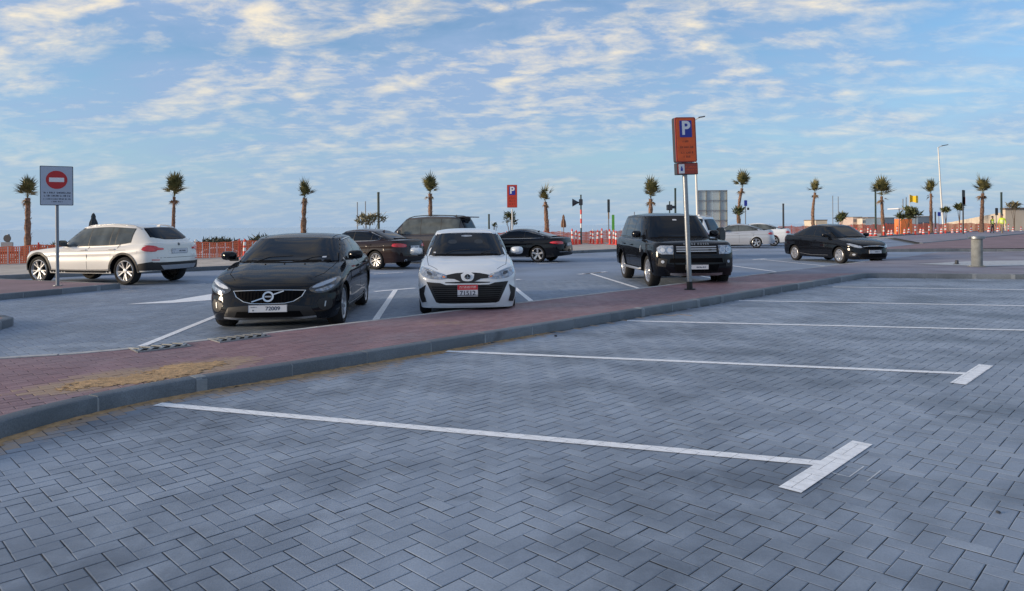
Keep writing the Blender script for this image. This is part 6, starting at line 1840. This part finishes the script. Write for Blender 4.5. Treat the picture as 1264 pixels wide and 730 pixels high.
for i, (px, Y, s) in enumerate([(707, 50, 1.1), (711, 52, .95), (715.5, 51, .9), (729, 53, .95), (732.5, 52, .9), (737.5, 51, 1.0), (743, 52, 1.1), (753, 50, 1.05), (757.5, 51, 1.0), (760.5, 49, .95)]):
    p = A(px, 300, Y); cone(p.x, Y, .10, 'slim', '%s red and white delineator post from the left between the coupe and the off-roader' % ['first', 'second', 'third', 'fourth', 'fifth', 'sixth', 'seventh', 'eighth', 'ninth', 'tenth'][i], s)
for i, px in enumerate((301.5,)):
    Y = (31.5, 33)[i]; p = A(px, 315, Y); cone(p.x, Y, .12, 'slim', ['white-topped delineator post left of the black hatchback roof', 'second white-topped delineator post left of the black hatchback roof', 'delineator post below the stubby palm', 'delineator post just left of the white crossover'][i], .85)
rc = random.Random(5)
LM = [(1050, 'broad palm', 'left of the'), (1088, 'orange kiosk', 'between the broad palm and the'), (1120, 'slim palm', 'between the orange kiosk and the'), (1149, 'dark signpost', 'between the slim palm and the'), (1188, 'workers', 'between the dark signpost and the'), (1237, 'tan building', 'between the workers and the')]
cnt = {}
ORD = ['first', 'second', 'third', 'fourth', 'fifth', 'sixth', 'seventh', 'eighth', 'ninth', 'tenth']
for i in range(34):
    t = i / 33; px = 1050 + t * 215; lm = [q for q in LM if q[0] <= px][-1]; nm_ = 'traffic cone' if i % 3 else 'delineator post'; cnt[lm, nm_] = cnt.get((lm, nm_), 0) + 1; lb_ = '%s %s by the net %s %s' % (ORD[cnt[lm, nm_] - 1], nm_, lm[2], lm[1]); Y = 72 + 12 * t + rc.uniform(-2, 2); p = A(px + rc.uniform(-2, 2), 287, Y); cone(p.x, Y, terrain(p.x, Y), 'cone' if i % 3 else 'slim', lb_, rc.uniform(.9, 1.15))

# ------------------------------------------------------------------ buildings far right
def box_building(name, x0, x1, yt, Y, depth, m, label, floors=2, bays=6, wm='win_dark', z0=None, yaw=0.0, roofm='roof_dark', cat='building'):
    a, b_ = A(x0, yt, Y), A(x1, yt, Y); g0 = terrain((a.x + b_.x) / 2, Y) - .5 if z0 is None else z0; H_ = a.z - g0; W_ = b_.x - a.x
    r = empty(name, (a.x, Y, g0), yaw); tag(r, label, cat)
    b = MB(); b.box((0, 0, 0), (W_, depth, H_)); b.build('wall', M[m], r, smooth=False)
    b = MB(); b.box((-.1, -.1, H_ + .003), (W_ + .1, depth + .1, H_ + .25)); b.build('roof_edge', M[roofm], r, smooth=False)
    for f in range(floors):
        for j in range(bays):
            w1 = W_ / bays; x = (j + .22) * w1; z = .9 + (H_ - 1.0) * (f + .15) / max(1, floors); hh = (H_ - 1.0) / max(1, floors) * .55
            b = MB(); b.box((x, -.06, z), (x + w1 * .56, -.004, z + hh)); o = b.build('window', M[wm], r, smooth=False)
    return r


box_building('apartment_building', 1053, 1064, 268.5, 330, 14, 'bld_peach', 'peach low-rise block behind the black saloon, left one', 3, 5)
box_building('apartment_building', 1064.5, 1070.5, 270, 325, 14, 'wall_tan', 'cream low-rise block between two peach ones', 3, 3)
box_building('apartment_building', 1071, 1080, 268.8, 330, 14, 'bld_peach', 'peach low-rise block just left of the broad palm', 3, 4)
box_building('pavilion', 1007, 1021, 272.5, 200, 8, 'wall_tan', 'low pale pavilion left of the green shrub', 1, 4)
box_building('warehouse', 1092, 1104, 269.5, 260, 14, 'bld_grey', 'blue-grey low building right of the broad palm', 1, 4)
box_building('warehouse', 1133, 1150, 268, 240, 14, 'bld_grey', 'blue-grey low building behind the slim palm', 1, 6)
# orange kiosk with white flat roof
r = empty('kiosk', (A(1120, 270, 82).x, 82, terrain(46, 82))); tag(r, 'orange kiosk with a flat white canopy under the bushy plants', 'kiosk'); k = 82 / 870
b = MB(); b.box((-.75, 0, 0), (.55, 1.4, 1.75)); b.build('body', M['orange_box'], r, smooth=False)
b = MB(); zt = A(1115, 257.3, 82).z - r.location.z; b.box((-1.35, -.6, zt - .10), (.85, 1.8, zt + .02)); b.build('canopy', M['sign_white'], r, smooth=False)
for x in (-1.2, .7):
    b = MB(); b.box((x - .04, -.5, 0), (x + .04, -.42, zt - .10)); b.build('canopy_post', M['pole_grey'], r, smooth=False)
# long tan wall: comes towards the camera to the right, with a taller building at its end
pA, pB = V2(66, 106), V2(73.5, 99)
w0, w1 = A(1164, 276.5, 108), A(1241, 261.5, 92)
r = empty('boundary_wall', (w0.x, 108, 0)); tag(r, 'long tan hoarding wall rising towards the right behind the workers', 'wall')
g0 = .1; n = 12
for i in range(n):
    t0, t1 = i / n, (i + 1) / n; x0, y0 = w0.x + (w1.x - w0.x) * t0, 108 - 16 * t0; x1, y1 = w0.x + (w1.x - w0.x) * t1, 108 - 16 * t1
    za, zb_ = 1.3 + (w1.z - 1.3) * t0, 1.3 + (w1.z - 1.3) * t1; rp = r.location
    d = V2(x1 - x0, y1 - y0).normalized() * .02; nn = V2(-d.y, d.x).normalized() * .2; b = MB()
    q = [(x0 + d.x, y0 + d.y), (x1 - d.x, y1 - d.y), (x1 - d.x + nn.x, y1 - d.y + nn.y), (x0 + d.x + nn.x, y0 + d.y + nn.y)]
    vs = [(a - rp.x, c_ - rp.y, -.2) for a, c_ in q] + [(q[0][0] - rp.x, q[0][1] - rp.y, za), (q[1][0] - rp.x, q[1][1] - rp.y, zb_), (q[2][0] - rp.x, q[2][1] - rp.y, zb_), (q[3][0] - rp.x, q[3][1] - rp.y, za)]
    b.add(vs, [(3, 2, 1, 0), (4, 5, 6, 7), (0, 1, 5, 4), (1, 2, 6, 5), (2, 3, 7, 6), (3, 0, 4, 7)]); b.build('wall_panel', M['wall_tan'], r, smooth=False)
box_building('site_building', 1241, 1330, 259, 91.5, .8, 'wall_tan', 'tan building with a dark roof edge at the right edge', 0, 0)

# scrub mounds beyond the left fence and shore
def mound(px, py, Y, wpx, hpx, label, seed):
    k = Y / 870; c_ = A(px, py, Y); rnd = random.Random(seed); root = empty('scrub_bank', (c_.x, Y, c_.z - hpx * k)); tag(root, label, 'scrub')
    vs, fs = [], []; nx_, ny_ = 26, 8; W_ = wpx * k; H_ = hpx * k
    for j in range(ny_):
        for i in range(nx_):
            x = (i / (nx_ - 1) - .5) * W_; y = (j / (ny_ - 1) - .5) * 8; e = (1 - (2 * x / W_) ** 2) * (1 - (2 * y / 8) ** 2 * .9)
            vs.append((x, y, -1.2 + (H_ + 1.2) * max(0, e) ** .6 + .35 * mnoise.noise(Vector((x * .35, y * .35, seed)))))
    for j in range(ny_ - 1):
        for i in range(nx_ - 1): fs.append((j * nx_ + i, j * nx_ + i + 1, (j + 1) * nx_ + i + 1, (j + 1) * nx_ + i))
    link('bank', mesh('bank', vs, fs, M['sand_far'], smooth=True, angle=180), root)
    b = MB()
    for i in range(900):
        v = vs[rnd.randrange(len(vs))]; p = Vector(v) + Vector((rnd.uniform(-1, 1) * W_ / 40, rnd.uniform(-.5, .5), rnd.uniform(-.1, .25)))
        blade(b, p, Vector((rnd.uniform(-1, 1), rnd.uniform(-1, 1), rnd.uniform(.1, 1))), Vector((rnd.uniform(-1, 1), rnd.uniform(-1, 1), .5)), rnd.uniform(.3, .7), .14, .2, 1)
    o = b.build('foliage', M['scrub'], root, smooth=False)


mound(272, 299.5, 58, 58, 5, 'dark low scrub bank beyond the fence, right of the white crossover', 1)
mound(330, 297.5, 60, 54, 6, 'dark low scrub bank just left of the black hatchback roof', 2)
mound(206, 302, 60, 50, 4, 'dark low scrub bank hidden partly by the white crossover', 3)
mound(90, 304, 62, 110, 4, 'low scrub bank beyond the fence at the far left', 4)


# ------------------------------------------------------------------ the two workers
def person(px, ybot, Y, H_, yaw, label, top_m, leg_m, hat, stride=.12, z=None, arm=(.0, .2)):
    p = A(px, ybot, Y); g0 = p.z; r = empty('person', (p.x, Y, g0), yaw); tag(r, label, 'person', 'workers in hi-vis vests'); s = H_ / 1.75
    me = bpy.data.meshes.new('body'); bm = bmesh.new(); sk = []
    J = {'pel': (0, 0, .95, .125, .10), 'bel': (0, 0, 1.12, .13, .10), 'che': (0, .01, 1.32, .165, .11), 'nek': (0, 0, 1.47, .055, .055), 'jaw': (0, -.02, 1.56, .072, .085), 'hed': (0, -.01, 1.66, .080, .095), 'top': (0, 0, 1.74, .05, .06)}
    for sg, n_ in ((1, 'l'), (-1, 'r')):
        st = stride * sg
        J['hip' + n_] = (.095 * sg, 0, .90, .09, .09); J['kne' + n_] = (.10 * sg, -st * .8 - .02, .50, .060, .06); J['ank' + n_] = (.10 * sg, -st * 1.1 + (.06 if st < 0 else 0), .09, .042, .045); J['toe' + n_] = (.11 * sg, -st * 1.1 - .16, .035, .042, .035)
        J['sho' + n_] = (.185 * sg, 0, 1.41, .062, .06); J['elb' + n_] = (.235 * sg, .03 + st * .5, 1.13, .045, .045); J['wri' + n_] = (.225 * sg, st * .9 - arm[1] * (1 if sg > 0 else .3), .92, .03, .03)
        J['pal' + n_] = (.225 * sg, st * .95 - arm[1] * (1 if sg > 0 else .3) - .02, .84, .035, .022)
        for f_ in range(4): J['fn%d%s' % (f_, n_)] = (.225 * sg + (f_ - 1.5) * .006, st * .95 - arm[1] * (1 if sg > 0 else .3) - .045 + f_ * .021, .765 + abs(f_ - 1.3) * .008, .009, .009)
        J['thu' + n_] = (.205 * sg, st * .95 - arm[1] * (1 if sg > 0 else .3) - .075, .82, .010, .010)
    E_ = [('pel', 'bel'), ('bel', 'che'), ('che', 'nek'), ('nek', 'jaw'), ('jaw', 'hed'), ('hed', 'top')]
    for n_ in 'lr': E_ += [('pel', 'hip' + n_), ('hip' + n_, 'kne' + n_), ('kne' + n_, 'ank' + n_), ('ank' + n_, 'toe' + n_), ('che', 'sho' + n_), ('sho' + n_, 'elb' + n_), ('elb' + n_, 'wri' + n_), ('wri' + n_, 'pal' + n_), ('pal' + n_, 'thu' + n_)] + [('pal' + n_, 'fn%d%s' % (f_, n_)) for f_ in range(4)]
    keys = list(J); idx = {q: i for i, q in enumerate(keys)}
    me.from_pydata([tuple(c_ * s for c_ in J[q][:3]) for q in keys], [(idx[a], idx[b]) for a, b in E_], [])
    o = link('body', me, r); md = o.modifiers.new('skin', 'SKIN'); md.use_smooth_shade = True
    for i, q in enumerate(keys): me.skin_vertices[0].data[i].radius = (J[q][3] * s, J[q][4] * s)
    me.skin_vertices[0].data[idx['pel']].use_root = True
    o.modifiers.new('sub', 'SUBSURF').levels = 1; o.modifiers['sub'].render_levels = 1
    bpy.context.view_layer.update(); dg = bpy.context.evaluated_depsgraph_get(); m2 = bpy.data.meshes.new_from_object(o.evaluated_get(dg))
    o.modifiers.clear(); o.data = m2
    for q in ('skin', leg_m, top_m, 'trim'): m2.materials.append(M[q])
    mi = []
    for pl_ in m2.polygons:
        c_ = pl_.center / s; mi.append(3 if c_.z < .10 else 1 if c_.z < .97 and abs(c_.x) < .185 else 0 if (c_.z > 1.475 or (c_.z < .95 and abs(c_.x) > .185)) else 2)
    m2.polygons.foreach_set('material_index', mi); m2.update()
    # vest: shell round the chest
    b = MB(); n = 20; vs, fs = [], []; lv = [(1.46, .11, .08), (1.42, .205, .10), (1.36, .195, .135), (1.2, .165, .135), (1.02, .165, .130), (.98, .168, .132)]
    for (z_, rx, ry) in lv:
        for j in range(n): a = 2 * math.pi * j / n; vs.append((rx * math.cos(a) * s, (ry * math.sin(a) + .005) * s, z_ * s))
    for i in range(len(lv) - 1):
        for j in range(n): fs.append((i * n + j, i * n + (j + 1) % n, (i + 1) * n + (j + 1) % n, (i + 1) * n + j))
    b.add(vs, fs); v_ = b.build('hi_vis_vest', M['hivis'], r)
    for z_ in (1.10, 1.24):
        b = MB(); b.lathe([(.172 * s, (z_ - .022) * s), (.172 * s, (z_ + .022) * s)], 20, M=Matrix.Diagonal((1, .82, 1, 1))); b.build('reflective_band', M['cone_white'], v_)
    b = MB(); b.lathe([(.125, 1.67), (.105, 1.675), (.100, 1.72), (.07, 1.78), (.001, 1.80)], 18, M=Matrix.Scale(s, 4)); b.build('helmet' if hat else 'cap', M['dark' if not hat else 'sign_white'], r)
    return r


person(1225, 289, 72, 1.80, D(20), 'shorter worker in a yellow-green vest and dark trousers, left one', 'cloth_dark', 'cloth_dark', False, .05)
person(1237, 289.6, 70, 1.98, D(-60), 'taller worker in a bright yellow jacket and khaki trousers, striding', 'hivis', 'cloth_khaki', False, .22, arm=(0, .05))

# little far details: a dark pebble and leaf litter by the kerb
for (px, py, s, lb) in ((686, 415.5, .022, 'small dark pebble on the grey pavers below the kerb'), (1232, 633.5, .012, 'tiny dark pebble on the pavers at the lower right')):
    p = G(px, py); b = MB(); vs, fs = [], []
    bm = bmesh.new(); bmesh.ops.create_icosphere(bm, subdivisions=2, radius=s)
    for v in bm.verts: v.co *= 1 + .3 * mnoise.noise(v.co * 60); v.co.z *= .6
    me = bpy.data.meshes.new('pebble'); bm.to_mesh(me); bm.free(); me.materials.append(M['dark']); o = link('pebble', me, None, (p.x, p.y, s * .5)); tag(o, lb, 'pebble')
